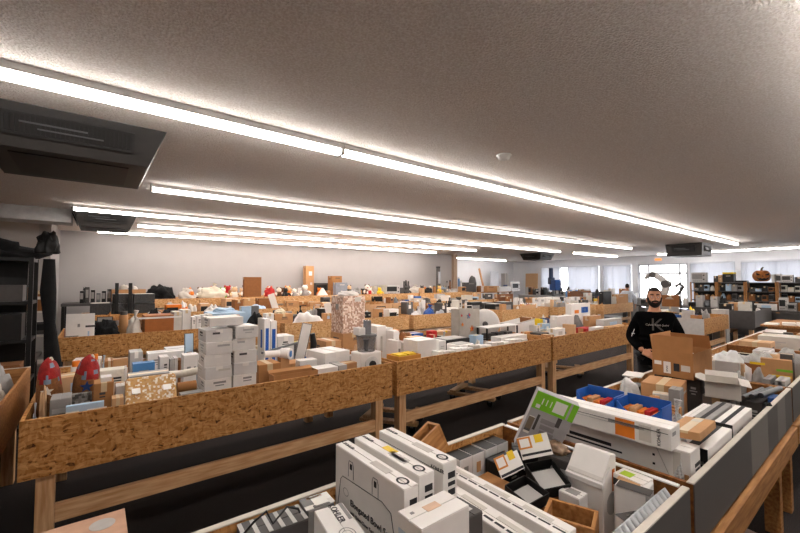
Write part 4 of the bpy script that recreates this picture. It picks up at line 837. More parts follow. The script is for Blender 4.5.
r_ = thing('workbench', 'dark workbench against the cream wall at left', 'table', (.12, 12.1, 0)); MB().box((0, 0, 1.32), (1.44, .8, .06)).build('bench_top', DGREY, r_)
for a in (-1, 1):
    for e in (-1, 1): MB().box((a*.68, e*.34, .645), (.06, .06, 1.29)).build('leg', BLACK, r_)
TABS.append((-.6, .84, 11.71, 12.49, 1.352))
for k in range(6):
    X = 80+k*5.5; T(X, X+4.2, 288+[3, -1, 2, 5, 3, 1][k], 11.85, .2, 'small black machine on the dark workbench, %s from left' % ORD[k], device, zb=1.352, col=[BLACK, DGREY, BLACK, STEEL, BLACK, DGREY][k], face=GREY, knobs=1)
T(82, 86.5, 286.5, 12.1, .2, 'black round topped machine at the back of the workbench', cloth, zb=1.352, col=BLACK, seed=2)
r_ = thing('storage_cart', 'pale metal cart with brown cartons in the left corner', 'cart', (-1.0, 9.6, 0)); w, d = .86, .5
for a in (-1, 1):
    for e in (-1, 1): MB().box((a*(w/2-.02), e*(d/2-.02), .79), (.035, .035, 1.58)).build('leg', OFFW, r_)
for z in (.4, .9, 1.32): MB().box((0, 0, z), (w, d, .03)).build('shelf', OFFW, r_)
for k in range(3): carton('%s brown carton on the pale corner cart' % ['left', 'middle', 'right'][k], (-1.25+k*.24, 9.6, 1.336), (.22, .4, [.3, .42, .36][k]), 0, [KRAFT2, KRAFT, KRAFTD][k], decs=[('F', 0, .05, .1, .05, OFFW)])
for k in range(3): device('%s grey device on the middle shelf of the corner cart' % ['left', 'middle', 'right'][k], (-1.25+k*.25, 9.6, .916), (.2, .3, .22), 0, [STEEL, GREY, DGREY][k])
# dark rack at the far left, blackened further for the unlit corner, draped in black
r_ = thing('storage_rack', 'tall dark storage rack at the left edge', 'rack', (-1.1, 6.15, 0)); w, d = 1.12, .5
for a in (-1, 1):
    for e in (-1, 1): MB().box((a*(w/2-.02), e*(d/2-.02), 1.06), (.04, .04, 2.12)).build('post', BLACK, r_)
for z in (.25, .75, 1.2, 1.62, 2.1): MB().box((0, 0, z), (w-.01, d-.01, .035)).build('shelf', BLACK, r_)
MB().box((-.04, d/2-.01, 1.18), (w-.1, .01, 1.85)).build('back_panel', BLACK, r_)  # black sheet put in for the darkness behind the shelves
cloth('black tarp bundle piled on top of the dark rack', (-1.1, 6.15, 2.12), (1.4, .7, .24), seed=6)
cloth('black pouch hanging at the corner of the rack top', (-.42, 5.74, 2.16), (.22, .18, .26), seed=2, col=BLACK, name='hanging_pouch', cat='bag'); SOLIDS.pop()
b = MB(); b.tube([(-.4, 5.72, 2.1), (-.4, 5.72, 1.75), (-.38, 5.74, 1.4), (-.34, 5.76, .9), (-.35, 5.76, .02)], [.05, .07, .05, .08, .09], 12); tag(b.build('hanging_coat', BFAB), 'long black coat hanging down the right side of the dark rack', 'coat')
for z in (.27, .77, 1.22, 1.64):
    for k in range(4):
        q = random.Random(int(z*100)+k); carton(None, (-1.5+k*.26, 6.05, z), (.2, .3, q.uniform(.14, .3)), 0, q.choice([DGREY, BLACK, BLACK, DGREY, KRAFTD]), tape=None) if k % 2 else bag(None, (-1.5+k*.26, 6.05, z), (.22, .3, q.uniform(.18, .3)), col=BLACK, seed=k)
        o = [x for x in COL.objects if x.parent is None][-1]; AUTO.append((o, 'dark', 'carton' if k % 2 else 'bag', 'rack'))
r_ = thing('low_table', 'low dark table with grey top behind the left end of first row', 'table', (-1.35, 7.3, 0)); MB().box((0, 0, .8), (1.5, 1.2, .04)).build('table_top', DGREY, r_)
for a in (-1, 1):
    for e in (-1, 1): MB().box((a*.68, e*.54, .39), (.05, .05, .78)).build('leg', BLACK, r_)
for k in range(7): bag('crumpled clear plastic bag in the low left bin, %s' % ['nearest the front corner', 'second from front', 'beside the inner rim', 'at the rim by the burlap sacks', 'in the middle', 'tall one in the middle', 'farthest back'][k], [(-.75, 3.5, FLR), (-1.0, 3.75, FLR), (-.68, 3.85, FLR), (-.66, 4.3, FLR), (-1.05, 4.2, FLR), (-.95, 4.62, FLR), (-.66, 4.75, FLR)][k], [(.34, .3, .44), (.3, .3, .5), (.3, .32, .48), (.3, .4, .44), (.36, .34, .52), (.3, .3, .54), (.28, .34, .46)][k], col=[CLOUD, mat('77736e', .3, alpha=.9), CLOUD, OFFW, mat('8d8983', .3), CLOUD, GREY][k], seed=k*3+1, sharp=1.1, tie=k in (3, 5))
carton('big tan carton standing in the aisle with a grey round sticker', (-.24, 2.25, 0), (.8, .86, .6), 0, mat('c29a80', .75), tape=None, decs=[('T', -.1, .1, .2, .006, KRAFTD, 'printed_line')])
MB().cyl((.3, .32, .601), (.3, .32, .6025), .055, n=24).build('round_sticker', LGREY, [x for x in COL.objects if x.get('label') == 'big tan carton standing in the aisle with a grey round sticker'][0])
# dollies and plank on the carpet
def dolly(label, loc, rz):
    r = thing('furniture_dolly', label, 'dolly', loc, rz, 'wooden dollies under the tables')
    for k in (-1, 1): MB().box((k*.2, 0, .115), (.1, .75, .04)).build('runner', LUMBER, r, bevel=.004)
    for k in (-1, 1): MB().box((0, k*.28, .155), (.52, .1, .036)).build('cross_board', LUMBER, r, bevel=.004)
    for a in (-1, 1):
        for e in (-1, 1): MB().cyl((a*.2-.015, e*.3, .046), (a*.2+.015, e*.3, .046), .045, n=14).build('wheel', BLACK, r); MB().box((a*.2, e*.3, .08), (.05, .04, .03)).build('caster_fork', STEEL, r)
dolly('wooden dolly under the joint of the left and middle front tables', (3.1, 4.1, 0), R(35)); dolly('wooden dolly under the middle front table', (4.75, 4.15, 0), R(20)); dolly('wooden dolly under the end table near the man', (7.4, 4.2, 0), R(30))
p = atz(766, 527, 0); tag(MB().box((0, 0, .02), (1.3, .09, .04)).build('wood_plank', mat('a08a80', .7), None, (p.x-.28, p.y, 0), (0, 0, R(78))), 'loose wooden plank on the carpet under the grey table', 'plank')
# ------------------------------------------------------------------ nearest bin: toilet seat boxes and neighbours
BF = .772
def seatbox(label, x0, x1, y0, y1, zt):
    s = (x1-x0, y1-y0, zt-BF); o = carton(label, ((x0+x1)/2, (y0+y1)/2, BF), s, 0, WHITE, tape=None, bev=.004)
    ring_on(o, 'T2', s, s[1]*.4, 0, .026, INK, .009); decal(o, 'T2', s, s[1]*.12, 0, .1, .028, mat('bdb5ac', .6)); text_on(o, 'T2', s, -s[1]*.38, 0, 'KOHLER', .019)
    for k in range(5): decal(o, 'R' if False else 'F', s, .008, s[2]*.5-.05-k*.03, s[0]*.5, .014 if k % 2 else .022, INK, 'barcode')
    decal(o, 'F', s, 0, -.02, s[0]*.8, .06, PAPER); return o, s
o, s = seatbox('nearest white toilet seat box with large printed lettering', .77, .828, .965, 1.40, 1.207)
text_on(o, 'L', s, .03, .04, 'Elongated Bowl Seat', .032); text_on(o, 'L', s, .0, .005, 'with Quiet-Close Technology', .017); text_on(o, 'L', s, -.02, -.04, 'Asiento alargado', .02)
ring_on(o, 'L', s, -.135, .065, .02, GREY, .003)
def pline(par, pts, face, size, r=.0013, m=None):
    c, u, v, n = face_frame(face, size); MB().tube([c+u*a+v*b+n*.0008 for a, b in pts], r, 5).build('printed_line', m or INK, par)
pline(o, [(-.2, -.2), (-.195, .0), (-.175, .1), (-.16, .115), (.1, .13), (.15, .115), (.17, .04), (.185, -.2)], 'L', s)
for u in (-.1, .06):
    decal(o, 'L', s, u, .17, .014, .02, BLACK, 'hand_hole'); pline(o, [(u-.018, .13), (u-.018, .175), (u-.012, .19), (u+.012, .19), (u+.018, .175), (u+.018, .13)], 'L', s, .0009)
o, s = seatbox('middle white toilet seat box with a yellow sticker on top', .862, .93, 1.0, 1.408, 1.207)
decal(o, 'T2', s, -.02, .012, .07, .03, YELLOW, 'yellow_sticker'); decal(o, 'T2', s, .06, -.008, .09, .022, LGREY)
o, s = seatbox('rearmost white toilet seat box with small printed icons', .985, 1.055, 1.015, 1.408, 1.207)
for k, (u, m) in enumerate([(-.12, LGREY), (-.02, INK), (.06, GREY), (.13, LGREY)]): decal(o, 'L', s, u, .15-.01*(k % 2), .035 if k != 1 else .04, .03 if k != 1 else .045, m, 'printed_icon')
text_on(o, 'L', s, .17, .19, 'KOHLER', .018); pline(o, [(-.19, .185), (.19, .185)], 'L', s)
o = carton('white carton with vertical grey lettering at the bottom of the picture', (.833, .898, BF), (.195, .11, .388), 0, WHITE, tape=None, decs=[('T', .0, .01, .055, .03, mat('d8b59a', .6)), ('T', -.07, .02, .012, .01, GREY), ('L', 0, 0, .1, .3, mat('c4ccd8', .6))])
s = (.195, .11, .388)
for k, (t, z) in enumerate([('Standard', .022), ('Fixture Connector', .018), ('and Coupling', .016), ('Conector flexible', .014)]): text_on(o, 'F', s, .075-.034*k, .05, t, z, GREY if k else INK, R(-90))
carton('small dark grey box wedged between seat boxes and carton', (.955, .915, BF), (.08, .1, .33), 0, DGREY, tape=None, decs=[('T', 0, 0, .04, .05, LGREY)])
o = carton('long white box with dashed black stripe, farther of two', (1.285, 1.02, BF), (.085, .62, .235), R(-1), WHITE, tape=None); s = (.085, .62, .235)
for k in range(11): decal(o, 'T2', s, -.28+.056*k, -.014, .046, .007, INK, 'stripe_dash')
for k in range(3): decal(o, 'T2', s, -.2+.19*k, .014, .12, .018, OFFW, 'printed_text')
o = carton('long white box with dashed black stripe, nearer of two', (1.18, 1.04, BF), (.09, .58, .222), R(-3), WHITE, tape=None); s = (.09, .58, .222)
for k in range(11): decal(o, 'T2', s, -.26+.052*k, -.02, .042, .01, INK, 'stripe_dash')
for k in range(3): decal(o, 'T2', s, -.18+.18*k, .012, .12, .022, OFFW, 'printed_text')
pline(o, [(-.28, .09), (-.1, .07), (.1, -.02), (.28, -.1)], 'L', s)
carton('tan cardboard block in front of the long white boxes', (1.03, .72, BF), (.09, .08, .19), R(30), KRAFT2)
# left corner of the nearest bin
q = atz(343, 514, 1.03); o = carton('white carton with rounded label and spiral emblem on top', (.63, 1.12, BF), (.1, .2, .315), R(-8), WHITE, tape=None, bev=.012); s = (.1, .2, .315)
text_on(o, 'T2', s, -.05, .01, 'KOHLER', .03); ring_on(o, 'T2', s, .07, .0, .035, GREY, .004); ring_on(o, 'T2', s, .07, .0, .022, GREY, .003); decal(o, 'T2', s, -.05, .04, .1, .012, GREY); decal(o, 'L', s, .02, .02, .1, .07, OFFW)
carton('grey tall box with speckled top by the strand board side', (.665, 1.35, BF), (.1, .09, .27), R(-4), GREY, tape=None, decs=[('T', 0, 0, .11, .08, PHOTO), ('T', 0, .03, .06, .012, ORANGE)])
carton('pale blue white box with small dark emblem near bottom edge', (.47, 1.16, BF), (.17, .14, .225), R(-20), mat('cdd6e2', .5), tape=None, decs=[('T', .04, -.02, .04, .025, DBLUE)])
carton('dark slatted cooling grille box in the near corner', (.5, 1.345, BF), (.21, .11, .26), R(-3), DGREY, tape=None, name='grille_box', decs=[('T', -.1+.04*k, 0, .014, .1, LGREY) for k in range(6)])
o = MB(); o.tube([(.4, 1.33, 1.038), (.42, 1.3, 1.08), (.46, 1.3, 1.1), (.49, 1.32, 1.04), (.53, 1.3, 1.09), (.57, 1.3, 1.07), (.59, 1.33, 1.038)], .004, 6); tag(o.build('black_cable', BLACK), 'loop of black cable over the dark grille box', 'cable')
carton('black box with white and yellow labels in front of the seat boxes', (.69, .93, BF), (.085, .16, .27), R(-10), BLACK, tape=None, decs=[('T', -.02, .02, .04, .09, WHITE), ('T', .01, -.05, .05, .05, YELLOW), ('T', .02, .05, .04, .05, LBLUE)])
# middle of the nearest bin
crate('tilted wooden tray with dark slats behind the rear seat box', (1.22, 1.345, 1.045), (.2, .08, .12), 0, rot=(R(-6), R(-24), R(4)), slats=5)
carton('corrugated brown sheet under the white switch boxes', (1.45, 1.17, .9), (.2, .22, .015), 0, KRAFT2, tape=None)
carton('brown carton buried under the corrugated sheet', (1.45, 1.17, BF), (.2, .2, .126), 0, KRAFT)
for k in range(4): carton('black topped white printed box along the rim, %s of four' % ['first', 'second', 'third', 'last'][k], (1.43+k*.09, 1.362, BF), (.088, .1, .23), 0, WHITE2, tape=None, decs=[('T', 0, 0, .084, .096, BLACK), ('F', .0, .05, .03, .05, KRAFT if k % 2 else GREY)], group='black topped boxes along the rim')
def switchbox(label, loc, rot, w=.13, d=.17, h=.05):
    r = thing('switch_box', label, 'box', loc, rot=rot); reg(loc, (.15, .15, .08)); MB().bx(-w/2, w/2, -d/2, d/2, 0, .004).build('base_panel', BLACK, r)
    for a in (-1, 1): MB().bx(a*w/2-.002, a*w/2+.002, -d/2, d/2, .004, h).build('side_wall', BLACK, r); MB().bx(-w/2+.002, w/2-.002, a*d/2-.002, a*d/2+.002, .004, h).build('end_wall', BLACK, r)
    MB().bx(-w*.42, w*.42, -d*.42, d*.3, .004, .026).build('grey_insert', LGREY, r)
    f = MB(); f.box((0, 0, 0), (w*1.15, .004, d*.6), 0); f.box((0, -.003, -.03), (w*1.1, .002, .01), 1); f.box((-w*.35, -.003, .02), (w*.5, .002, .05), 2); f.box((w*.2, -.003, .03), (w*.3, .002, .035), 3); f.box((-w*.35, -.0042, .02), (w*.35, .001, .035), 0)
    o = f.build('printed_lid', [WHITE, INK, mat('c7803a', .6), YELLOW], r); o.matrix_local = Matrix.Translation((0, d/2+.006, h+.02)) @ Matrix.Rotation(R(-38), 4, 'X') @ Matrix.Translation((0, 0, .045)); return r
switchbox('black open box with grey insert and white orange lid, left of two', (1.46, 1.0, .93), (R(8), R(-6), R(-8)), .12, .13)
switchbox('black open box with grey insert and yellow white lid, right of two', (1.62, 1.0, .95), (R(14), R(-8), R(-32)), .13, .16)
carton('brown block supporting the right open switch box', (1.62, 1.0, BF), (.1, .1, .155), 0, KRAFTD)
l = (1.60, 1.25, BF); carton('black tray box leaning base behind the white switch lids', l, (.14, .1, .2), 0, BLACK, tape=None)
# bright green topped box, tilted
o = MB(); U = Vector((.13, -.14, -.07)); V = Vector((.012, -.11, .30)); w_, h_ = U.length, V.length; un = U.normalized(); vn = (V-un*V.dot(un)).normalized(); nn = un.cross(vn)
r_ = thing('retail_box', 'tilted grey retail box with a bright green top band', 'box', (1.69, 1.225, 1.03)); r_.rotation_euler = Matrix((un, -nn, vn)).transposed().to_euler(); s = (w_, .045, h_)
MB().box((w_/2, .0225, h_/2), s).build('box_body', mat('a9a5a6', .5), r_, bevel=.003)
pn = [(w_/2, h_*.85, w_*.99, h_*.29, mat('7fc52a', .5), 'green_band'), (w_*.62, h_*.85, w_*.28, h_*.19, PAPER, 'white_badge'), (w_*.84, h_*.85, w_*.05, h_*.28, LGREY, 'grey_stripe'), (w_*.14, h_*.76, w_*.1, h_*.06, PAPER, 'sticker'),
      (w_*.12, h_*.42, w_*.14, h_*.3, PHOTO, 'picture'), (w_*.25, h_*.5, w_*.06, h_*.27, DGREY, 'picture'), (w_*.72, h_*.62, w_*.1, h_*.16, DGREY, 'picture')]
for k in range(4): pn.append((w_*(.5+.03*k), h_*(.56-.1*k), w_*.34, h_*.075, mat('8f8a8a', .5), 'fold_line'))
for k in range(3): pn.append((w_*(.2+.1*k), h_*.86, w_*.02, h_*.1, PAPER, 'printed_dots'))
pn.append((w_*.85, h_*.22, w_*.14, h_*.3, mat('8a8688', .5), 'lettering_block')); pn.append((w_*.12, h_*.1, w_*.1, h_*.06, PAPER, 'sticker'))
for k, (a, e, ww, hh, m, nm) in enumerate(pn): MB().box((a, -.0006-.0003*k, e), (ww, .0012, hh)).build(nm, m, r_)
me = text_mesh('HDX', .04); me.materials.append(DGREY)
bpy.data.meshes.remove(me)
carton('black carton propping the tilted green topped box', (1.76, 1.2, BF), (.14, .1, .235), R(-47), BLACK, tape=None)
o = carton('dark grey box with orange brown plastic bag on top, right of switch boxes', (1.775, 1.05, BF), (.12, .15, .26), R(4), DGREY, tape=None, decs=[('L', 0, .06, .14, .06, LGREY), ('L', .03, .0, .04, .03, OFFW)])
bag('clear plastic bag with orange print on the dark grey box', (1.775, 1.05, BF+.262), (.11, .14, .05), R(4), mat('a88a70', .25, alpha=.9, amt=.5, ns=30), seed=4, tie=False)
# white angled dispenser box
r_ = thing('dispenser_box', 'tall white box with a slanted hinged top and orange sticker', 'box', (1.74, .86, BF), R(0)); reg((1.74, .86, BF), (.13, .16, .33)); w, d, h = .125, .155, .33
MB().prism([(-w/2, 0), (w/2, 0), (w/2, h), (w*.1, h+.012), (-w/2+.006, h*.8), (-w/2, h*.76)], -d/2, d/2).build('box_body', WHITE, r_, bevel=.005)
MB().box((-w*.3, 0, h*.8), (.09, d+.008, .006), rot=(0, R(-42), 0)).build('hinged_lid', WHITE2, r_); MB().box((-w/2-.003, 0, h*.7), (.02, d+.006, .024)).build('front_lip', WHITE2, r_, bevel=.004)
MB().box((w*.26, -d/2-.0008, h*.7), (.022, .0016, .09)).build('orange_sticker', ORANGE, r_); MB().box((-w/2-.0008, .01, h*.22), (.0016, .026, .012)).build('dark_slot', INK, r_)
MB().cyl((w*.1, -d/2-.001, h*.42), (w*.1, -d/2, h*.42), .045, n=24).build('side_emblem', LGREY, r_)
crate('open wooden tray at the middle of the nearest bin', (1.45, .8, BF+.0), (.14, .18, .2), R(20), MWOOD, slats=5)
carton('small white box with grey print beside the open wooden tray', (1.6, .87, BF), (.07, .09, .2), R(0), WHITE2, tape=None, decs=[('T', 0, 0, .04, .05, GREY)])
o = carton('white box with a small black slot beside the wooden tray', (1.35, .66, BF), (.12, .08, .22), R(-20), WHITE, tape=None, decs=[('T', .01, 0, .03, .012, INK)])
o = carton('black labelled white box near the bottom right of nearest bin', (1.50, .665, BF), (.12, .08, .21), R(-25), WHITE2, tape=None, decs=[('T', 0, 0, .135, .07, DGREY), ('T', 0, -.015, .09, .012, LGREY), ('T', .0, .015, .06, .01, GREY)])
o = carton('game box with tan picture and dark band beside the dispenser', (1.675, .69, BF), (.13, .11, .26), R(8), WHITE2, tape=None, decs=[('T', .03, .02, .08, .085, mat('b98f62', .5)), ('T', -.04, -.01, .06, .12, DGREY), ('T', .05, -.01, .05, .04, INK)])
o = carton('white box with green dots and yellow patch by the divider', (1.8, .715, BF), (.085, .12, .265), R(-5), WHITE, tape=None, decs=[('T', -.005, .02, .045, .045, mat('a8c62a', .5)), ('F', 0, .11, .08, .012, GREEN), ('L', .0, .1, .12, .03, DGREY)])
carton('black camera shaped case between dispenser and green dotted box', (1.828, .85, BF), (.045, .09, .24), 0, BLACK, tape=None)
r_ = thing('clamshell_strip', 'long clear ribbed plastic clamshell along the right rim', 'plastic tray', (1.56, .585, BF)); reg((1.56, .585, BF), (.44, .045, .27))
MB().box((0, 0, .125), (.44, .036, .25)).build('tray_body', BUBBLE, r_)
for k in range(12): MB().tube([(-.2+k*.036, -.014, .25), (-.2+k*.036, 0, .272), (-.2+k*.036, .014, .25)], .012, 8).build('rib', CLEAR, r_)
bag('bubble wrap bundle in the corner by the divider', (1.82, .605, BF), (.07, .05, .32), 0, BUBBLE, seed=7, tie=False)
# ------------------------------------------------------------------ second bin of the near row
o = carton('long white box at rim height with three dark holes', (2.02, .905, BF), (.13, .66, .345), 0, WHITE, tape=None); s = (.13, .66, .345)
for k in range(3): decal(o, 'L', s, .19, .12-.04*k, .01, .01, BLACK, 'hand_hole')
decal(o, 'L', s, .315, .05, .016, .05, KRAFT, 'tan_label'); decal(o, 'L', s, .28, .11, .03, .1, OFFW, 'printed_text'); pline(o, [(.2, .16), (.25, .05), (.31, -.02)], 'L', s, .001, GREY)
o = carton('long white box with an orange label on top of another', (2.03, .92, BF+.347), (.12, .58, .095), R(1), WHITE, tape=None); s = (.12, .58, .095)
decal(o, 'L', s, .105, .0, .085, .08, ORANGE, 'orange_label'); decal(o, 'L', s, .19, 0, .05, .07, OFFW, 'printed_text'); pline(o, [(-.28, .022), (.28, .022)], 'L', s, .0014); pline(o, [(-.28, .01), (.05, .01)], 'L', s, .001, GREY); text_on(o, 'L', s, .245, 0, 'KOHLER', .02, INK, R(90))
decal(o, 'L', s, .105, .015, .04, .004, mat('8a4a1a', .6), 'printed_text')
for k, (y0, y1) in enumerate([(.96, 1.17), (.735, .95)]):
    carton('plain brown carton under the %s blue display box' % ['left', 'right'][k], (2.27, (y0+y1)/2, BF), (.16, y1-y0-.01, .265), 0, KRAFT2)
    r_ = thing('display_box', 'blue shelf display box with scooped front, %s of two' % ['left', 'right'][k], 'box', (2.27, (y0+y1)/2, BF+.267)); w, d, h = .14, y1-y0-.008, .2; reg((2.27, (y0+y1)/2, BF+.267), (w, d, h))
    f = MB(); n = 10; f.prism([(-d/2, 0), (d/2, 0)]+[(d/2-d*i/n, h*(.62+.3*(abs(i/n-.5)*2)**2*(1 if k else 1)) ) for i in range(n+1)], -w/2, -w/2+.005, 'x'); f.build('front_wall', BLUE, r_)
    f = MB().bx(w/2-.005, w/2, -d/2, d/2, 0, h); f.build('back_wall', BLUE, r_); MB().bx(-w/2+.005, w/2-.005, -d/2, d/2, 0, .005).build('base_panel', BLUE, r_)
    for a in (-1, 1): MB().bx(-w/2+.005, w/2-.005, a*d/2-.0025, a*d/2+.0025, .005, h*.95).build('side_wall', BLUE, r_)
    MB().bx(-w/2-.001, -w/2, -d*.3, d*.34, h*.16, h*.56).build('printed_picture', ORANGE if k else DBLUE, r_); MB().bx(-w/2-.0016, -w/2-.001, -d*.1, d*.1, h*.18, h*.3).build('printed_mark', LBLUE, r_)
    for q in range(5): carton('orange and red packet, %s in the %s blue display box' % (ORD[q], ['left', 'right'][k]), (2.27, y0+.035+q*(y1-y0-.07)/4, BF+.274), (.1, .03, .14+.01*(q % 2)), 0, [ORANGE, RED, ORANGE, KRAFT, ORANGE][q], tape=None, name='packet', cat='packet', group='packets in the blue display boxes'); SOLIDS.pop()
def Z(X, Y, zt, w, d, label, rz=0, kind=carton, zb=BF, **k):
    for f in (1, .85, .7, .55, .4):
        for dz in (0, .02, -.02, .04, -.04, .07, -.07):
            p = atz(X, Y, zt+dz)
            if free((p.x, p.y, zb), (w*f, d*f, zt+dz-zb), R(rz), .002) and inside(box_of((p.x, p.y), (w*f, d*f), R(rz)), zb): return kind(label, (p.x, p.y, zb), (w*f, d*f, zt+dz-zb), rz=R(rz), **k)
    p = atz(X, Y, zt); w *= .7; d *= .7; return kind(label, (p.x, p.y, zb), (w, d, zt-zb), rz=R(rz), **k)
Z(648, 399, 1.16, .1, .09, 'blue and grey striped packet at the right end of the blue boxes', 0, col=BLUE, tape=None, decs=[('L', 0, .1, .07, .12, LBLUE), ('F', 0, .1, .08, .12, GREY)])
bag('bubble wrap crumpled under the flat brown carton', (2.145, .655, BF), (.09, .12, .352), 0, BUBBLE, seed=8, tie=False)
carton('flat brown carton lying across the end of long white boxes', (2.3, .64, 1.126), (.34, .125, .035), R(4), KRAFT, rot=(R(-4), R(4), R(4)), decs=[('T', .1, 0, .06, .04, OFFW)])
o = carton('white carton with black stripe and black end at the right rim', (2.47, .632, BF), (.42, .12, .3), R(0), WHITE, tape=None); s = (.42, .12, .3)
decal(o, 'T', s, 0, 0, .41, .04, INK, 'black_stripe'); decal(o, 'L', s, 0, 0, .118, .296, BLACK, 'black_end'); decal(o, 'L', s, .02, .05, .02, .12, WHITE, 'printed_text'); decal(o, 'F', s, .12, .08, .13, .04, GREY, 'printed_text')
for k in range(6): decal(o, 'F', s, -.17+k*.06, -.02, .004, .2, LGREY, 'groove')
Z(677, 400, 1.22, .13, .12, 'upright bubble wrap pack in the second grey bin', 0, bag, col=BUBBLE, seed=5, amp=.5)
for k in range(6): carton('ribbed brown cardboard finger piece, %s from left' % ORD[k], (2.71+k*.045, .94, BF), (.034, .13, .27+.008*(k % 3)), 0, KRAFT2, tape=None, name='cardboard_insert', cat='cardboard', group='brown cardboard inserts')
carton('long brown cardboard insert behind the ribbed pieces', (2.86, 1.04, BF), (.3, .05, .31), 0, KRAFT2, tape=None, name='cardboard_insert', cat='cardboard')
for k in range(2):
    o = carton('black ended white flat carton standing on edge, %s of two' % ['left', 'right'][k], (2.98, .72-.095*k, BF), (.46, .08, .3), 0, WHITE if k else GREY, tape=None); s = (.46, .08, .3)
    decal(o, 'L', s, 0, 0, .084, .296, BLACK, 'black_end'); decal(o, 'L', s, -.01, .03, .02, .1, WHITE, 'printed_text'); decal(o, 'T', s, 0, 0, .49, .02, INK, 'black_stripe')
carton('thin white carton left of the black ended pair', (2.97, .8, BF), (.42, .045, .28), 0, WHITE2, tape=None)
Z(768, 402, 1.06, .05, .04, 'black clamp gripping the white edged rim', 0, cloth, zb=1.037, col=BLACK, name='clamp', cat='clamp')
carton('small tan carton between the white carton and black ended pair', (2.69, .63, BF), (.08, .1, .21), 0, KRAFT)
bag('silver plastic wrapped cushion in the second grey bin', (2.98, 1.2, BF), (.26, .24, .41), col=mat('b6b2ae', .2, .3, bump=.4, bs=20), seed=6, amp=.3, tie=False)
# big open brown carton with white liner
r = opencarton('large open brown carton with shipping labels in front of the man', (3.82, 1.12, 1.1), (.42, .28, .2), R(-2), KRAFT2, fl=(62, -25, 8, -2), flap=.12, decs=[('L', -.1, .0, .05, .03, WHITE), ('L', -.035, -.03, .05, .09, WHITE), ('L', .03, -.02, .04, .06, INK), ('L', .09, -.02, .06, .045, OFFW), ('L', -.035, -.04, .012, .05, INK)])
f_ = [q for q in r.children if q.name.startswith('flap')][0]; MB().box((.06, -.003, .07), (.06, .002, .03)).build('orange_mark', ORANGE, f_); MB().box((.1, -.003, .045), (.03, .002, .02)).build('green_mark', GREEN, f_)
bag('white crumpled plastic liner inside the large open carton', (3.82, 1.1, 1.106), (.3, .2, .22), 0, WHITE2, seed=8, tie=False); SOLIDS.pop()
for k, y in enumerate((1.015, 1.12, 1.225)): carton('dark flat box under the large open carton, %s of three' % ['right', 'middle', 'left'][k], (3.84, y, BF), (.34, .1, .326), 0, [DGREY, BLACK, DGREY][k], tape=None)
o = Z(664, 381, 1.03, .3, .24, 'brown carton with blue striped flap before the large open carton', 8, col=KRAFT); s = (.3, .24, 1.03-BF)
decal(o, 'T', s, .02, .06, .2, .03, BLUE, 'blue_stripe')
o = Z(634, 384, 1.1, .22, .15, 'white lidded black box at the left rim of second grey bin', 12, col=BLACK, tape=None); MB().box((0, 0, 1.1-BF+.006), (.19, .13, .008)).build('white_lid', WHITE, o)
Z(611, 391, 1.0, .08, .1, 'small brown carton at the left rim, beside the blue boxes', 0, col=KRAFT); Z(622, 392, .99, .08, .1, 'small dark brown carton at the left rim of second grey bin', 5, col=KRAFTD); Z(635, 398, 1.08, .06, .07, 'blue and white patterned packet behind the blue display boxes', 20, col=mat('4d7fc0', .5), tape=None, decs=[('L', 0, .05, .04, .03, WHITE)])
Z(661, 393, 1.1, .12, .14, 'white crumpled carton next to the bubble wrap pack', 15, col=OFFW); Z(676, 388, 1.05, .2, .12, 'grey flat carton before the brown blue striped carton', 5, col=GREY, tape=None)
r = opencarton('pale grey open carton tipped beside the large brown carton', (3.66, .83, 1.02), (.26, .2, .11), R(14), OFFW, fl=(100, 60, 70, 75), flap=.06); carton('plain grey carton carrying the pale tipped carton', (3.66, .85, BF), (.16, .16, .243), 0, GREY)
o = device('black tool case with twin latches in the second grey bin', (3.3, .72, BF), (.17, .16, .26), R(-90), BLACK, face=DGREY, name='tool_case', cat='case')
for k in range(3):
    o = MB(); o.tube([(3.74, .73-.05*k, 1.006+.02*k), (4.1, .68-.05*k, 1.02+.015*k)], .018, 9); tag(o.build('metal_rod', STEEL), 'grey metal rod lying by the brown divider, %s of three' % ['left', 'middle', 'right'][k], 'rod', 'metal rods')
carton('blue clip on box end at the metal rods', (3.86, .585, BF), (.16, .035, .26), 0, mat('2d4f8c', .5), tape=None); carton('dark packet bed under the metal rods', (3.95, .69, BF), (.4, .12, .215), 0, DGREY, tape=None)
# third and fourth bins of the near row
o = Z(729, 350, 1.2, .36, .4, 'cloudy plastic wrapped bundle, left of two in the third grey bin', 10, bag, col=CLOUD, seed=9, sharp=.8, tie=False); o = Z(757, 351, 1.2, .34, .34, 'cloudy plastic wrapped bundle with orange print, right of two', 0, bag, col=BUBBLE, seed=19, sharp=.8, tie=False)
for k in range(5): Z(718+k*4.5, 361+k*.4, 1.1-.01*k, .05, .3, 'thin worn book in the pack before the left bundle, %s from left' % ORD[k], 0, book, col=[OFFW, KRAFTP, LGREY, WHITE2, KRAFTD][k])
Z(745, 359, 1.1, .15, .13, 'tan rounded carton in the middle of the third grey bin', 8, col=KRAFTP); Z(757, 366, 1.12, .12, .14, 'grey wedge shaped bag behind the foil pack', 0, bag, col=GREY, seed=3, tie=False)
Z(752, 371, 1.14, .16, .2, 'silver foil wrapped pack in the third grey bin', 12, bag, col=mat('b9b5b0', .25, .4), seed=14, tie=False); Z(748, 378, 1.03, .12, .16, 'black tape box in front of the silver foil pack', 10, col=DGREY, tape=None, decs=[('F', 0, .06, .06, .06, LGREY)])
for k in range(3): carton('flat grey pack in the leaning set at the right edge, %s' % ['rearmost', 'middle', 'nearest'][k], (4.44, (.76-.07*k), BF), (.24, .045, .29), 0, [LGREY, GREY, LGREY][k], tape=None, decs=[('F', 0, .08, .2, .04, DGREY)])
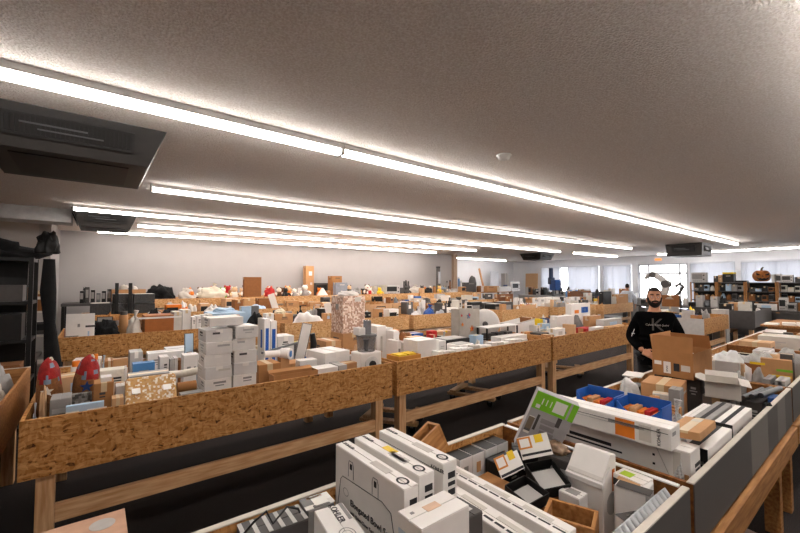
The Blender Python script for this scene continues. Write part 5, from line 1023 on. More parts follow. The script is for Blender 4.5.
o = Z(776, 359, 1.16, .12, .36, 'brown carton with yellow and green marks at right', 8, col=KRAFT, tape=None); s = (.14, .42, 1.2-BF)
decal(o, 'L', s, -.12, .15, .1, .02, YELLOW, 'yellow_mark'); decal(o, 'L', s, .05, .11, .1, .02, GREEN, 'green_mark'); decal(o, 'L', s, .03, .06, .12, .02, YELLOW, 'yellow_mark')
Z(757, 341, 1.1, .3, .3, 'tan carton at the far end of the third grey bin', 0, col=KRAFTP); Z(786, 336, 1.2, .4, .5, 'large pale grey carton in the fourth grey bin', 0, col=OFFW); Z(787, 347, 1.1, .3, .3, 'bubble wrap roll in front of the large pale carton', 0, bag, col=BUBBLE, seed=4, tie=False)
# ------------------------------------------------------------------ right background
def side_table(label, x0, x1, y0, y1, endm, frontm, rim=RIM):
    r = bin_table(label, x0, x1, y0, y1, rim=rim, front=frontm); w, d = x1-x0, y1-y0
    MB().box((-w/2-.003, 0, (rim-.62)/2), (.004, d, rim-.62)).build('end_facing', endm, r, (0, 0, .62)); return r
side_table('bin table right of the man with a pale grey end', 10.6, 12.6, 2.68, 3.9, LGREY, OSB); side_table('dark grey ended bin table beyond the pale grey one', 13.3, 15.4, 2.3, 3.2, DGREY, mat('5c5754', .6), 1.1)
MB().box((0, 0, .575), (.3, .3, 1.15)); r_ = thing('packing_post', 'pale grey narrow cabinet between two bin tables at right', 'cabinet', (12.85, 2.9, 0)); MB().box((0, 0, .57), (.3, .3, 1.14)).build('cabinet_body', LGREY, r_, bevel=.005); MB().box((-.155, 0, .6), (.01, .26, .5)).build('cabinet_door', GREY, r_)
r_ = thing('work_table', 'brown work table with papers at the right edge', 'table', (12.1, 1.2, 0)); MB().box((0, 0, .93), (1.9, 1.3, .04)).build('table_top', MWOOD, r_); MB().box((0, -.62, .8), (1.8, .03, .22)).build('apron', DWOOD, r_)
MB().box((-.9, 0, .8), (.03, 1.2, .22)).build('apron', DWOOD, r_)
for a in (-1, 1):
    for e in (-1, 1): MB().box((a*.88, e*.58, .455), (.08, .08, .91)).build('leg', DGREY, r_)
for k in range(5): carton('%s flat white paper stack on the brown work table' % ['leftmost', 'second', 'middle', 'fourth', 'rightmost'][k], (11.35+.1*(k % 2), 1.7-k*.25, .951), (.3, .2, .03+.02*(k % 3)), R(k*9), PAPER, tape=None, name='paper_stack', cat='paper')
def rack(label, y, x=17.6):
    r = thing('shelf_unit', label, 'shelf', (x, y, 0), group='tall shelf units before the blinds')
    for a in (-1, 1):
        for e in (-1, 1): MB().box((a*.2, e*.365, .925), (.05, .04, 1.85)).build('post', MWOOD, r)
    for z in (.3, .85, 1.2, 1.52, 1.82): MB().box((0, 0, z), (.42, .75, .03)).build('shelf', DGREY, r)
    MB().box((.208, 0, .93), (.01, .69, 1.8)).build('back_panel', BLACK, r)
RY = [4.4, 3.62, 2.84, 2.06, 1.28]
for k, y in enumerate(RY): rack('tall dark shelf unit before the blinds, %s from left' % ORD[k], y)
rnd = random.Random(3)
pal = [(OFFW, 'pale'), (LGREY, 'grey'), (DGREY, 'dark grey'), (KRAFT, 'brown'), (LBLUE, 'pale blue'), (BLACK, 'black'), (KRAFTD, 'dark brown'), (WHITE2, 'white')]
for iy, y in enumerate(RY):
    for z in (.867, 1.217, 1.537):
        for k in range(4):
            c, cn = rnd.choice(pal+[(DGREY, 'dark grey'), (BLACK, 'black'), (KRAFTD, 'dark brown'), (GREY, 'mid grey')]); h = rnd.uniform(.09, .24); kd = rnd.choice([carton, carton, device, bag])
            o = kd(None, (17.55, y+.24-k*.16, z), (.14, .16, h), R(-90), c, **({'far': True} if kd is carton else {'tie': False} if kd is bag else {'knobs': 1})); AUTO.append((o, cn, {carton: 'carton', device: 'device', bag: 'bag'}[kd], 'shelf %d' % iy))
def topitem(X0, X1, Yt, kind, label, **k):
    a, e, c = atx(X0, Yt, 17.5), atx(X1, Yt, 17.5), atx((X0+X1)/2, Yt, 17.5); return kind(label, (17.6, (a.y+e.y)/2, 1.837), (a.y-e.y, .32, c.z-1.837), rz=R(-90), **k)
topitem(691.5, 706, 272.5, device, 'silver grey machine on top of the leftmost shelf unit', col=LGREY, face=GREY); topitem(714, 717.5, 276, carton, 'small dark carton on top of the second shelf unit', col=DGREY); topitem(718.5, 722, 275, carton, 'small tan figure box on the second shelf unit', col=KRAFTP)
o = topitem(723, 734, 274, carton, 'black storage tote with a bright yellow lid', col=BLACK, tape=None, name='storage_tote'); s = (atx(723, 274, 17.5).y-atx(734, 274, 17.5).y, .32, atx(728, 274, 17.5).z-1.837); MB().box((0, 0, s[2]+.03), (s[0]*1.05, .34, .06)).build('yellow_lid', YELLOW, o, bevel=.01)
topitem(735, 747, 280.5, carton, 'long flat black case on the third shelf unit', col=BLACK, tape=None)
topitem(771.6, 775, 274.5, carton, 'pale pink carton right of the pumpkin', col=OFFW, tape=None); topitem(776.3, 780.5, 274, carton, 'white carton with a dark picture on top of the shelf unit', col=WHITE2, tape=None, decs=[('F', 0, 0, .1, .16, DGREY)]); topitem(781.5, 793, 275, device, 'white machine with dark screen on top of the shelf unit', col=WHITE2, face=DGREY); topitem(795, 803, 277, carton, 'dark carton at the right end of the shelf tops', col=DGREY)
c = atx(761.5, 283, 17.5); r_ = thing('carved_pumpkin', 'large orange carved pumpkin with a grinning face on the shelf', 'pumpkin', (17.55, c.y, 1.84), R(-75)); b = MB(); rr = .22; n = 40; m_ = 14; vs = []
for j in range(m_+1):
    th = math.pi*j/m_
    for i in range(n):
        ph = 2*math.pi*i/n; q = rr*(1+.06*abs(math.cos(ph*5)))*math.sin(th)**.8; vs.append((q*math.cos(ph), q*math.sin(ph), .21+.21*math.cos(th)*(1-.15*math.exp(-(math.sin(th)*3)**2))))
b.add(vs, [(j*n+i, (j+1)*n+i, (j+1)*n+(i+1) % n, j*n+(i+1) % n) for j in range(m_) for i in range(n)], 0, True); b.build('pumpkin_shell', mat('a5622a', .55, amt=.15), r_)
MB().tube([(0, 0, .38), (.01, .0, .46), (.05, .0, .5)], [.035, .025, .022], 8).build('stem', mat('5e5230', .8), r_)
for a in (-1, 1): MB().prism([(a*.05, .25), (a*.16, .31), (a*.15, .23)], -.27, -.235).build('eye_hole', BLACK, r_)
MB().prism([(0, .23), (-.025, .19), (.025, .19)], -.285, -.25).build('nose_hole', BLACK, r_)
MB().prism([(-.16, .17), (-.1, .13), (-.06, .145), (-.02, .12), (.03, .14), (.08, .12), (.16, .17), (.1, .08), (0, .06), (-.1, .08)], -.28, -.215).build('mouth_hole', BLACK, r_)
r_ = thing('long_bench', 'long dark electronics bench in front of the tall shelves', 'table', (15.9, 3.6, 0)); MB().box((0, 0, 1.0), (.8, 4.6, .05)).build('bench_top', DGREY, r_); MB().box((-.36, 0, .6), (.03, 4.5, .7)).build('front_board', DGREY, r_)
for a in (-1, 1):
    for e in (-1, 1): MB().box((a*.33, e*2.2, .4875), (.07, .07, .975)).build('leg', BLACK, r_)
for k in range(22):
    y = 1.5+k*.2; c, cn = rnd.choice([pal[2], pal[5], pal[6], pal[1], (STEEL, 'metal'), (DGREY, 'dark grey'), (BLACK, 'black'), (GREY, 'mid grey')]); kd = rnd.choice([carton, device, device, bag, cloth]); h = rnd.uniform(.14, .42)
    if kd in (bag, cloth): o = kd(None, (15.85, y, 1.026), (.3, .19, h), R(-90) if 0 else 0, c, seed=k, **({'tie': False} if kd is bag else {}))
    else: o = kd(None, (15.8+rnd.uniform(-.1, .1), y, 1.026), (.18, .3, h), R(-90), c)
    AUTO.append((o, cn, {carton: 'carton', device: 'device', bag: 'bag', cloth: 'bundle'}[kd], 'bench'))
l_ = atx(756, 304, 15.4); carton('white and blue printed long carton on the electronics bench', (15.56, l_.y, 1.026), (.85, .1, l_.z-1.02), R(-90), WHITE2, tape=None, decs=[('F', -.1, 0, .2, .1, DGREY), ('F', .2, 0, .2, .1, LBLUE)])
# articulated robot arm by the glass door
r_ = thing('robot_arm', 'grey articulated robot arm against the bright glass door', 'machine', (15.0, 4.95, 0)); z0 = 1.1
MB().box((0, 0, .5), (.6, .8, 1.0)).build('pedestal', STEEL, r_, bevel=.01); MB().lathe([(.26, 0), (.26, .08), (.2, .12), (.2, .3)], (0, 0, 1.0), 20).build('turntable', GREY, r_)
MB().tube([(0, 0, 1.3), (0, -.12, 1.55), (0, -.16, 1.75)], [.13, .11, .11], 12).build('lower_arm', LGREY, r_); MB().cyl((-.15, -.16, 1.78), (.15, -.16, 1.78), .12, n=20).build('elbow_joint', DGREY, r_)
MB().tube([(0, -.16, 1.78), (0, -.0, 1.98), (0, .2, 2.1)], [.11, .1, .085], 12).build('upper_arm', LGREY, r_); MB().cyl((-.1, .22, 2.1), (.1, .22, 2.1), .1, n=16).build('wrist_joint', DGREY, r_); MB().tube([(0, .22, 2.1), (0, .4, 2.06), (0, .46, 1.96)], [.07, .06, .05], 10).build('tool_head', GREY, r_)
MB().tube([(.05, -.2, 1.2), (.1, -.5, 1.5), (.05, -.62, 1.7), (0, -.55, 1.8), (0, -.42, 1.7)], .045, 8).build('cable_hose', DGREY, r_)
for k in range(4): carton('%s brown and grey carton stacked by the robot arm pedestal' % ['lowest', 'second', 'third', 'topmost'][k], (14.4, 4.5, .001+k*.36), (.45, .5, .355), R(-80+k*3), [KRAFT2, KRAFT, GREY, KRAFTD][k])
# ------------------------------------------------------------------ far benches by the windows and in the recess
r_ = thing('long_bench', 'long pale bench under the blinds', 'table', (19.4, 10.2, 0)); MB().box((0, 0, 1.12), (.9, 6.4, .05)).build('bench_top', LGREY, r_); MB().box((-.42, 0, .7), (.03, 6.3, .78)).build('front_board', GREY, r_)
for a in (-1, 1):
    for e in (-1, 1): MB().box((a*.38, e*3.1, .545), (.08, .08, 1.09)).build('leg', GREY, r_)
for k in range(24):
    y = 7.4+k*.24; c, cn = rnd.choice(pal+[(DGREY, 'dark grey'), (BLACK, 'black'), (STEEL, 'metal')]); kd = rnd.choice([carton, device, carton, bag]); h = rnd.uniform(.15, .48)
    o = kd(None, (19.25+rnd.uniform(-.1, .1), y, 1.146), (.2, .3, h), R(-90), c, **({'tie': False} if kd is bag else {})); AUTO.append((o, cn, {carton: 'carton', device: 'device', bag: 'bag'}[kd], 'window bench'))
r_ = thing('long_bench', 'long bench in the white recess', 'table', (16.6, 14.6, 0)); MB().box((0, 0, 1.27), (5.6, 1.0, .05)).build('bench_top', MWOOD, r_)
for a in (-1, 1):
    for e in (-1, 1): MB().box((a*2.7, e*.42, .62), (.08, .08, 1.24)).build('leg', DGREY, r_)
RZ = 1.297; TABS.append((13.82, 19.38, 14.11, 15.09, RZ))
def W_(X0, X1, Yt, y, d, label, kind=carton, **k): return A_(kind, X0, X1, Yt, y, d, label, RZ, **k)
board('tall brown plywood sheet leaning on the wall left of the blinds', (21.3, 14.05, 0), (.85, .16, 2.38), rz=R(-90), col=KRAFTP); carton('narrow grey edged panel standing in the recess corner', (20.0, 15.1, 0), (.2, .3, 2.38), 0, LGREY, tape=None); board('tall cream panel leaning in the recess corner', (20.55, 15.38, 0), (.62, .2, 2.39), col=PAPER)
W_(491, 499, 271.5, 15.0, .04, 'pale grey sheet leaning on the recess wall', board, tilt=-4, col=mat('c9cbd2', .5)); W_(464.5, 476, 282.5, 14.3, .4, 'dark grey carton at the foot of the recess chair', col=DGREY); W_(469.5, 477, 275.5, 14.75, .14, 'dark grey padded chair back standing on the recess bench', bag, col=DGREY, tie=False, amp=.1, sharp=0, flat=.9, name='chair_back', cat='chair')
p0 = aty(481, 268, 15.0); p1 = aty(485, 289, 14.7); tag(MB().box((0, 0, (p0.z-RZ)/2), (.11, .05, p0.z-RZ)).build('wood_plank', KRAFT, None, (p1.x, 14.75, RZ), (R(-9), R(-8), 0)), 'slanted wooden plank leaning in the recess', 'plank')
for k in range(3):
    l, s = sfr(458.5+k*2.2, 460.5+k*2.2, 277+k*3, 14.5, .12, RZ); tin('slim bottle in the recess beside the brown column, %s' % ['tallest blue one', 'middle pale one', 'short dark one'][k], l, .06, s[2]*.9, [mat('6f8db0', .4), LGREY, DGREY][k], WHITE, 'bottle', 'bottle')
W_(512, 520, 282, 14.4, .4, 'white printer on the recess bench', device, col=WHITE2); W_(487, 499, 286, 14.3, .4, 'brown carton row end on the recess bench', col=KRAFT); W_(499.5, 511, 286.5, 14.2, .3, 'dark blue topped carton in front of the cream panel', col=WHITE2, decs=[('F', 0, .2, .4, .08, DBLUE)])
# tall dark stand and posts in front of the cream wall's end
for k, (X, yt) in enumerate([(403.5, 281), (406, 280), (412.5, 281), (447, 281), (450, 280)]):
    l, s = sfr(X-.9, X+.9, yt, 12.0, .06, EZ); tin('slim dark bottle on the raised row, %s from left' % ORD[k], (l[0], 12.0, EZ), .035, s[2]*.88, [DGREY, BLACK, DGREY, GREY, KRAFTD][k], BLACK, 'bottle', 'bottle')
# blue drill press
c = aty(555, 292, 9.2); r_ = thing('drill_press', 'blue upright drill press against the bright blinds', 'machine', (c.x, 9.2, 0), R(-30)); MB().box((0, 0, .06), (.5, .6, .12)).build('base', DGREY, r_, bevel=.01); MB().cyl((0, .12, .12), (0, .12, 1.9), .06, n=16).build('column', STEEL, r_)
MB().box((0, -.08, 1.3), (.42, .46, .06)).build('work_table', STEEL, r_); MB().box((0, 0, 1.72), (.26, .5, .46)).build('head', mat('1d4580', .45), r_, bevel=.04); MB().box((-.05, .2, 1.9), (.22, .24, .3)).build('motor', mat('2b3950', .5), r_, bevel=.03)
MB().cyl((0, -.18, 1.3), (0, -.18, 1.55), .05, n=12).build('spindle', SILVER, r_); MB().tube([(-.1, .12, 2.0), (-.1, .12, 2.3), (-.1, .12, 2.46)], .09, 10).build('tall_lever', mat('1c2c48', .5), r_)
for k in range(3): MB().cyl((.13, -.1, 1.65), (.24, -.1+.24*math.cos(k*2.1), 1.65+.24*math.sin(k*2.1)), .012, n=8).build('feed_handle', BLACK, r_)
for k in range(4):
    c = aty(567+k*3.2, 289, 9.6); tin('small blue bottle beside the drill press, %s from left' % ORD[k], (c.x, 9.6, 1.0), .07, .42+.05*(k % 2), mat('5f8fc0', .4), WHITE, 'bottle', 'bottle', 'blue bottles by the drill press')
c = aty(571, 289, 9.6); r_ = thing('side_table', 'small table carrying the blue bottles', 'table', (c.x, 9.6, 0)); MB().box((0, 0, .975), (1.3, .4, .05)).build('table_top', LGREY, r_)
for a in (-1, 1):
    for e in (-1, 1): MB().box((a*.58, e*.16, .475), (.05, .05, .95)).build('leg', GREY, r_)
# ------------------------------------------------------------------ people
SKIN = mat('b98263', .55, amt=.06); HAIR = mat('1b1412', .8, amt=.2, ns=60); BEARD = mat('221a17', .85, amt=.2, ns=90, bump=.5, bs=300)
def evalmesh(o):
    dg = bpy.context.evaluated_depsgraph_get(); dg.update(); me = bpy.data.meshes.new_from_object(o.evaluated_get(dg)); return me
def skinned(pts, edges, rad, sub=2, squash=.82, root=0):
    me = bpy.data.meshes.new('skin'); me.from_pydata(pts, edges, []); o = bpy.data.objects.new('skin', me); COL.objects.link(o)
    o.modifiers.new('skin', 'SKIN').use_smooth_shade = True
    for i, r in enumerate(rad): me.skin_vertices[0].data[i].radius = (r, r) if not isinstance(r, tuple) else r
    me.skin_vertices[0].data[root].use_root = True
    s = o.modifiers.new('sub', 'SUBSURF'); s.levels = sub; s.render_levels = sub
    bpy.context.view_layer.update(); m2 = evalmesh(o); bpy.data.objects.remove(o); bpy.data.meshes.remove(me)
    for v in m2.vertices:
        if v.co.z > .8 and squash: v.co.y *= squash
    return m2
def person(label, loc, rz, shirt, pants, clasp=True, beard=True, motif=True):
    root_label = label
    E = [(-.265, .04, 1.13), (.265, .04, 1.13)] if clasp else [(-.29, .04, 1.12), (.29, .04, 1.12)]
    Wr = [(-.15, -.23, .99), (.15, -.23, 1.01)] if clasp else [(-.29, -.06, .87), (.29, -.06, .87)]
    P = [(0, 0, .95), (0, 0, 1.12), (0, .0, 1.32), (0, .01, 1.45), (0, -.005, 1.535), (-.175, .01, 1.375), E[0], Wr[0], (.175, .01, 1.375), E[1], Wr[1],
         (-.1, 0, .86), (-.115, -.01, .48), (-.125, .02, .09), (-.14, -.13, .045), (.1, 0, .86), (.115, -.01, .48), (.125, .02, .09), (.14, -.13, .045), (0, -.01, 1.6)]
    ED = [(0, 1), (1, 2), (2, 3), (3, 4), (4, 19), (2, 5), (5, 6), (6, 7), (2, 8), (8, 9), (9, 10), (0, 11), (11, 12), (12, 13), (13, 14), (0, 15), (15, 16), (16, 17), (17, 18)]
    RA = [.15, .14, .155, .085, .062, .075, .05, .032, .075, .05, .032, .1, .062, .045, .038, .1, .062, .045, .038, .06]
    body = skinned(P, ED, RA)
    mb = MB(); mb.v = [tuple(v.co) for v in body.vertices]; mb.f = [tuple(p.vertices) for p in body.polygons]; mb.m = [0]*len(mb.f); mb.sm = [True]*len(mb.f)
    hc = Vector((0, -.012, 1.655)); n, m_ = 28, 20; vs = []                    # head
    for j in range(m_+1):
        th = math.pi*j/m_
        for i in range(n):
            ph = 2*math.pi*i/n; x, y, z = math.sin(th)*math.cos(ph), math.sin(th)*math.sin(ph), math.cos(th)
            w = .078*(1-.16*max(0, -z)); dy = .098 if y > 0 else .09
            v = Vector((x*w, y*dy-(.012 if z < -.3 and y < 0 else 0), z*.122))
            if y < -.5 and .0 < z < .25 and .2 < abs(x) < .6: v.y += .008          # eye sockets
            vs.append(v+hc)
    mb.add(vs, [(j*n+i, (j+1)*n+i, (j+1)*n+(i+1) % n, j*n+(i+1) % n) for j in range(m_) for i in range(n)], 0, True)
    mb.tube([hc+Vector((0, -.082, .03)), hc+Vector((0, -.1, .0)), hc+Vector((0, -.112, -.022)), hc+Vector((0, -.09, -.034))], [.011, .013, .018, .012], 8)
    for s in (-1, 1): mb.ball((s*.08+hc.x, hc.y+.015, hc.z-.035), (.022, .045, .033), 10, 8)
    for s, w in ((-1, Vector(Wr[0])), (1, Vector(Wr[1]))):                      # hands
        w.y *= .82; dr = Vector((-s*.75, -.35, -.35)).normalized() if clasp else Vector((0, -.1, -1)).normalized()
        sd = Vector((0, -.5, -.8)).normalized() if clasp else Vector((0, -1, 0)); sd = (sd-dr*sd.dot(dr)).normalized(); pn = dr.cross(sd)
        pc = w+dr*.05; vv = [pc+dr*a*.045+sd*e*.04+pn*c*.014 for a in (-1, 1) for e in (-1, 1) for c in (-1, 1)]
        mb.add(vv, [(0, 1, 3, 2), (4, 6, 7, 5), (0, 4, 5, 1), (2, 3, 7, 6), (0, 2, 6, 4), (1, 5, 7, 3)], 0, True)
        for k, L in enumerate((.072, .082, .077, .06)):
            b0 = w+dr*.085+sd*(-.03+.02*k); cv = pn*s*(-1 if clasp else 1)
            mb.tube([b0, b0+dr*L*.45+cv*.006, b0+dr*L*.75+cv*.022, b0+dr*L*.86+cv*.042], [.0105, .0095, .009, .0075], 7)
        b0 = w+dr*.03-sd*.035; mb.tube([b0, b0-sd*.028+dr*.025, b0-sd*.032+dr*.06], [.013, .0115, .009], 7)
    raw = mb.build('body_raw', SKIN); rm = raw.modifiers.new('remesh', 'REMESH'); rm.mode = 'VOXEL'; rm.voxel_size = .0065; rm.use_smooth_shade = True
    sm = raw.modifiers.new('smooth', 'SMOOTH'); sm.factor = .5; sm.iterations = 3
    bpy.context.view_layer.update(); bm_ = evalmesh(raw); bpy.data.objects.remove(raw)
    bm_.materials.clear(); bm_.materials.append(SKIN)
    o = bpy.data.objects.new('person', bm_); COL.objects.link(o); o.location = loc; o.rotation_euler = (0, 0, rz); tag(o, label, 'person')
    for p in bm_.polygons: p.use_smooth = True
    # clothes
    def wear(name, pts, ed, rad, m):
        me = skinned(pts, ed, rad, 2); me.materials.clear(); me.materials.append(m)
        for p in me.polygons: p.use_smooth = True
        c = bpy.data.objects.new(name, me); COL.objects.link(c); c.parent = o; return c
    lw = [tuple(Vector(E[i]).lerp(Vector(Wr[i]), .9)) for i in (0, 1)]
    wear('sweatshirt', [(0, 0, 1.0), (0, 0, 1.12), (0, 0, 1.27), (0, .012, 1.47), (-.17, .01, 1.38), E[0], lw[0], (.17, .01, 1.38), E[1], lw[1], (0, 0, .93)],
         [(10, 0), (0, 1), (1, 2), (2, 3), (2, 4), (4, 5), (5, 6), (2, 7), (7, 8), (8, 9)], [.185, .185, .19, .078, .105, .08, .052, .105, .08, .052, .178], shirt)
    wear('trousers', [(0, 0, .95), (-.1, 0, .85), (-.118, -.01, .48), (-.128, .02, .1), (.1, 0, .85), (.118, -.01, .48), (.128, .02, .1)], [(0, 1), (1, 2), (2, 3), (0, 4), (4, 5), (5, 6)], [.168, .122, .085, .075, .122, .085, .075], pants)
    for s in (-1, 1): MB().lump((s*.135, -.06, 0), (.11, .3, .11), 3, .05, 1, 18, 10, flat=.6).build('shoe', BLACK, o)
    h = MB(); vs = []; n = 28; m_ = 10                                          # hair cap
    for j in range(m_+1):
        for i in range(n):
            ph = 2*math.pi*i/n; lim = .88 if math.sin(ph) < -.35 else (1.55 if abs(math.sin(ph)) < .5 else 1.95); th = lim*j/m_
            x, y, z = math.sin(th)*math.cos(ph), math.sin(th)*math.sin(ph), math.cos(th); vs.append(hc+Vector((x*.083, y*(.104 if y > 0 else .097), z*.131)))
    h.add(vs, [(j*n+i, (j+1)*n+i, (j+1)*n+(i+1) % n, j*n+(i+1) % n) for j in range(m_) for i in range(n)], 0, True); ho = h.build('hair', HAIR, o); so = ho.modifiers.new('thick', 'SOLIDIFY'); so.thickness = .006; so.offset = -1
    for s in (-1, 1):
        MB().ball((hc.x+s*.03, hc.y-.079, hc.z+.006), (.017, .014, .0055), 10, 8).build('eye', PAPER, o); MB().ball((hc.x+s*.03, hc.y-.0845, hc.z+.006), (.011, .006, .005), 8, 6).build('iris', BLACK, o)
        MB().tube([hc+Vector((s*.013, -.09, .034)), hc+Vector((s*.032, -.09, .04)), hc+Vector((s*.05, -.078, .034))], [.005, .0055, .004], 6).build('eyebrow', HAIR, o)
    if beard:
        bd = MB(); vs = []; n = 22; m_ = 9
        for j in range(m_+1):
            for i in range(n+1):
                ph = math.pi+math.pi*i/n; t = j/m_; sd_ = abs(math.cos(ph)); th0 = .5 if sd_ > .9 else (.6 if sd_ > .75 else (.655 if sd_ > .4 else .665)); th = math.pi*(th0+(.965-th0)*t)
                x, y, z = math.sin(th)*math.cos(ph), math.sin(th)*math.sin(ph), math.cos(th); vs.append(hc+Vector((x*.082*(1-.1*t), y*.103-.012, z*.134)))
        bd.add(vs, [(j*(n+1)+i, (j+1)*(n+1)+i, (j+1)*(n+1)+i+1, j*(n+1)+i+1) for j in range(m_) for i in range(n)], 0, True)
        bd.tube([hc+Vector((-.034, -.1, -.052)), hc+Vector((-.012, -.112, -.044)), hc+Vector((.012, -.112, -.044)), hc+Vector((.034, -.1, -.052))], [.006, .008, .008, .006], 7)
        bo = bd.build('beard', BEARD, o); so = bo.modifiers.new('thick', 'SOLIDIFY'); so.thickness = .014; so.offset = -.6
    MB().tube([hc+Vector((-.022, -.112, -.06)), hc+Vector((0, -.117, -.062)), hc+Vector((.022, -.112, -.06))], [.003, .0045, .003], 6).build('mouth', mat('8c5548', .6), o)
    if motif:                                                                   # faded chest print: large letter with a small line of lettering across it
        for t, sz, z, m in (('K', .215, 1.315, mat('4a4644', .8)), ('Calvin Klein Jeans', .034, 1.318, mat('a9a29c', .8))):
            me = text_mesh(t, sz, .0005); me.materials.append(m); k = bpy.data.objects.new('chest_print', me); COL.objects.link(k); k.parent = o
            k.location = (0.01, -.158 if t == 'K' else -.1605, z); k.rotation_euler = (R(90), 0, 0); k['kind_of_print'] = 'chest print'
            for v in me.vertices: v.co.z += 0
    return o
def sleeve(o):
    MB().box((-.245, -.066, 1.2), (.006, .004, .1), rot=(0, R(20), 0)).build('sleeve_print', PAPER, o); MB().box((-.243, -.067, 1.19), (.035, .004, .006)).build('sleeve_print', PAPER, o)
man = person('bearded man in a black sweatshirt standing with hands folded', (5.63, 1.935, 0), R(-66), mat('070708', 1.0, bump=.3, bs=200, spec=.05), mat('1c1b1d', .8))
sleeve(man)
far = person('far person in a pale shirt standing near the glass door', (18.0, 7.2, 0), R(110), mat('cdd3dc', .8), DGREY, clasp=False, beard=False, motif=False)
# ------------------------------------------------------------------ small goods that fill the bins
rnd = random.Random(77)
PAL = [(WHITE, 'white'), (WHITE2, 'white'), (OFFW, 'cream'), (KRAFT, 'brown'), (KRAFT2, 'brown'), (LGREY, 'grey'), (DGREY, 'dark grey'), (KRAFTP, 'tan'), (BLACK, 'black'), (LBLUE, 'pale blue'), (PAPER, 'white'), (BLUE, 'blue'), (ORANGE, 'orange'), (RED, 'red'), (YELLOW, 'yellow'), (KRAFTD, 'dark brown'), (GREY, 'mid grey'), (STEEL, 'metal')]
WTS = [3, 3, 3, 5, 5, 3, 4, 4, 4, 1, 3, .9, .8, .7, .6, 3, 3, 2]
def fill(zone, x0, x1, y0, y1, zb, zlo, zhi, n, smin=.12, smax=.34):
    got = 0
    for t in range(n*14):
        if got >= n: break
        w, d = rnd.uniform(smin, smax), rnd.uniform(smin, smax*.8); rz = R(rnd.choice([0, 0, rnd.uniform(-25, 25)])); zt = rnd.uniform(zlo, zhi)
        x, y = rnd.uniform(x0+.2, x1-.2), rnd.uniform(y0+.16, y1-.16); kd = rnd.choices(['carton', 'packet', 'bag', 'device', 'bundle', 'open carton', 'tin'], [7, 3, 2.4, 2.2, 2, 2, 1])[0]; e_ = .12 if kd == 'open carton' else 0
        if not free((x, y, zb), (w+e_, d+e_, zt-zb), rz) or not inside(box_of((x, y), (w+e_, d+e_), rz), zb): continue
        got += 1; c, cn = rnd.choices(PAL, WTS)[0]; h = zt-zb
        if kd == 'carton': o = carton(None, (x, y, zb), (w, d, h), rz, c, far=True, decs=[('F', 0, h*.3, w*.4, h*.16, rnd.choice([GREY, OFFW, INK, LBLUE, PAPER]))] if rnd.random() < .6 else [])
        elif kd == 'packet': o = carton(None, (x, y, zb), (w*.7, d*.7, h*.95), rz, c, name='packet', far=True, tape=None, decs=[('T', 0, 0, w*.4, d*.3, rnd.choice([GREY, ORANGE, BLUE, INK, YELLOW]))])
        elif kd == 'bag': o = bag(None, (x, y, zb), (w, d, h), rz, rnd.choice([c, CLOUD]), seed=t, tie=rnd.random() < .5)
        elif kd == 'device': o = device(None, (x, y, zb), (w, d, h), rz, c, name='device')
        elif kd == 'bundle': o = cloth(None, (x, y, zb), (w, d, h), rz, c, seed=t)
        elif kd == 'open carton': o = opencarton(None, (x, y, zb), (w, d, h*.92), rz, c, fl=(rnd.uniform(60, 120), rnd.uniform(30, 100), rnd.uniform(20, 100), rnd.uniform(60, 120)), flap=.07)
        else: o = tin(None, (x, y, zb), min(w, d)*.4, h*.85, c, DGREY, 'canister')
        AUTO.append((o, cn, 'canister' if kd == 'tin' else kd, zone))
for a, e in A: fill('first', a, e, 3.3, 5.0, FLR, 1.0, 1.17, 30, .1, .3)
for k, (a, e) in enumerate(CX): fill('second', a, e, CY[k]+.03, CY[k]+1.47, FLR, 1.08, 1.36, 30, .1, .34)
for a, e in DX: fill('third', a, e, 10.02, 11.18, .955, 1.2, 1.42, 14, .16, .4)
for a, e in EX: fill('raised', a, e, 11.55, 12.75, EZ, 1.5, 1.72, 18, .14, .34)
fill('grey', 4.3, 6.5, .56, 1.42, BF, .98, 1.14, 12, .12, .3); fill('grey', 6.65, 8.85, .56, 1.42, BF, .98, 1.2, 12, .14, .34); 
fill('pale', 10.6, 12.6, 2.7, 3.9, FLR, 1.05, 1.25, 9, .2, .4); fill('dark', 13.3, 15.4, 2.35, 3.2, FLR, 1.1, 1.35, 9, .2, .4); fill('recess', 13.9, 19.3, 14.2, 15.0, RZ, 1.4, 1.7, 14, .2, .42)
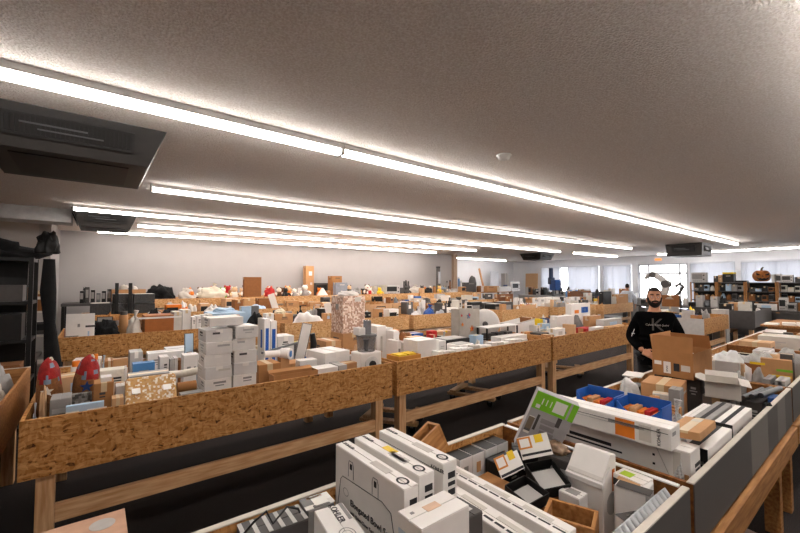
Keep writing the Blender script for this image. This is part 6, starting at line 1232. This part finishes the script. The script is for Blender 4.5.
# ------------------------------------------------------------------ one true label for each of the small goods
LM = {'first': [(45, 'left sack'), (90, 'right sack'), (125, 'foam wrapped rack'), (165, 'foam bar'), (228, 'white box stack'), (268, 'blue striped pair'), (300, 'leaning white panel'), (340, 'paper scraps'), (375, 'food processor'), (410, 'slotted crate'), (430, 'large white carton'), (468, 'flowery bag'), (490, 'white disc'), (525, 'file crate'), (548, 'book row'), (566, 'upright white carton'), (583, 'grey fur'), (612, 'first row end')],
      'second': [(80, 'scribbled board'), (105, 'black cloth'), (135, 'tied white sack'), (160, 'orange brown box'), (186, 'tall white carton'), (228, 'pale blue bin'), (257, 'black tarp'), (283, 'bag topped carton'), (312, 'white foam bundle'), (354, 'chequered carton'), (380, 'left slot bin'), (402, 'right slot bin'), (421, 'white bag'), (434, 'blue bag'), (458, 'black amplifier'), (492, 'black machines'), (528, 'bottle tray'), (556, 'drill press'), (580, 'logo carton'), (603, 'cream bag'), (622, 'black tub'), (640, 'man')],
      'third': [(190, 'left white column'), (225, 'white stack top'), (260, 'pale sheets'), (278, 'slanted flap'), (310, 'brown carton run'), (354, 'chequered top'), (390, 'slot bins'), (430, 'blue bag'), (460, 'brown column')],
      'raised': [(160, 'tarpaulin'), (210, 'clear toy bag'), (255, 'red cushion'), (310, 'tall narrow carton'), (324, 'white cone'), (347, 'grey blue carton'), (390, 'silver machine'), (420, 'white fan head'), (440, 'dark tube'), (455, 'brown column')]}
LM['heap'] = LM['raised']
ZN = {'first': 'in the first row', 'second': 'in the second row', 'third': 'in the third row', 'raised': 'on the raised row', 'heap': 'in the heap', 'grey': 'in the grey bins at right', 'near': 'in the nearest bin', 'pale': 'on the pale ended table', 'dark': 'on the dark ended table', 'recess': 'on the recess bench', 'bench': 'on the electronics bench', 'window bench': 'on the window bench', 'rack': 'on the dark rack'}
for k in range(5): ZN['shelf %d' % k] = 'on the %s shelf unit' % ORD[k]
units = 'first second third fourth fifth sixth seventh eighth ninth tenth eleventh twelfth thirteenth fourteenth fifteenth sixteenth seventeenth eighteenth nineteenth twentieth'.split()
groups = {}
bpy.context.view_layer.update()
CATS = {'carton': 'box', 'open carton': 'box', 'packet': 'packet', 'bag': 'bag', 'device': 'device', 'bundle': 'cloth', 'canister': 'can', 'soft toy': 'toy'}
for o, cn, kd, zone in AUTO:
    X, Y = px(o.matrix_world.translation + Vector((0, 0, o.dimensions.z))); lm = LM.get(zone); near = min(lm, key=lambda q: abs(q[0]-X))[1] if lm else ''
    groups.setdefault((cn, kd, zone, near), []).append((X, o))
    o['category'] = CATS[kd]
    if not o.get('group'): o['group'] = 'goods %s' % ZN[zone]
for (cn, kd, zone, near), L in groups.items():
    L.sort(key=lambda q: q[0]); n = len(L)
    for i, (X, o) in enumerate(L):
        s = ('%s %s %s' % (cn, kd, ZN[zone]))+(', near the %s' % near if near else '')
        if n > 1: s += ', %s from left' % units[i]
        o['label'] = s
        if (kd, o.name.split('.')[0]) == ('bundle', 'cloth_bundle'): pass
# ------------------------------------------------------------------ light
w = bpy.data.worlds.new('daylight'); SC.world = w; w.use_nodes = True; nt = w.node_tree; bg = nt.nodes['Background']
sky = nt.nodes.new('ShaderNodeTexSky'); sky.sky_type = 'HOSEK_WILKIE' if False else 'NISHITA'
sky.sun_disc = False; sky.sun_elevation = R(50); sky.sun_rotation = R(200); sky.air_density = 1; sky.dust_density = 4
mx = nt.nodes.new('ShaderNodeMixRGB'); mx.inputs[0].default_value = .8; mx.inputs[2].default_value = (1, .985, .97, 1)
nt.links.new(sky.outputs[0], mx.inputs[1]); nt.links.new(mx.outputs[0], bg.inputs['Color']); bg.inputs['Strength'].default_value = 10.0
vs_ = SC.view_settings; vs_.view_transform = 'Standard'; vs_.look = 'None'; vs_.gamma = 1; vs_.use_curve_mapping = False; vs_.exposure = -.32
try: SC.cycles.use_denoising = True; SC.cycles.max_bounces = 8; SC.cycles.diffuse_bounces = 4
except Exception: pass
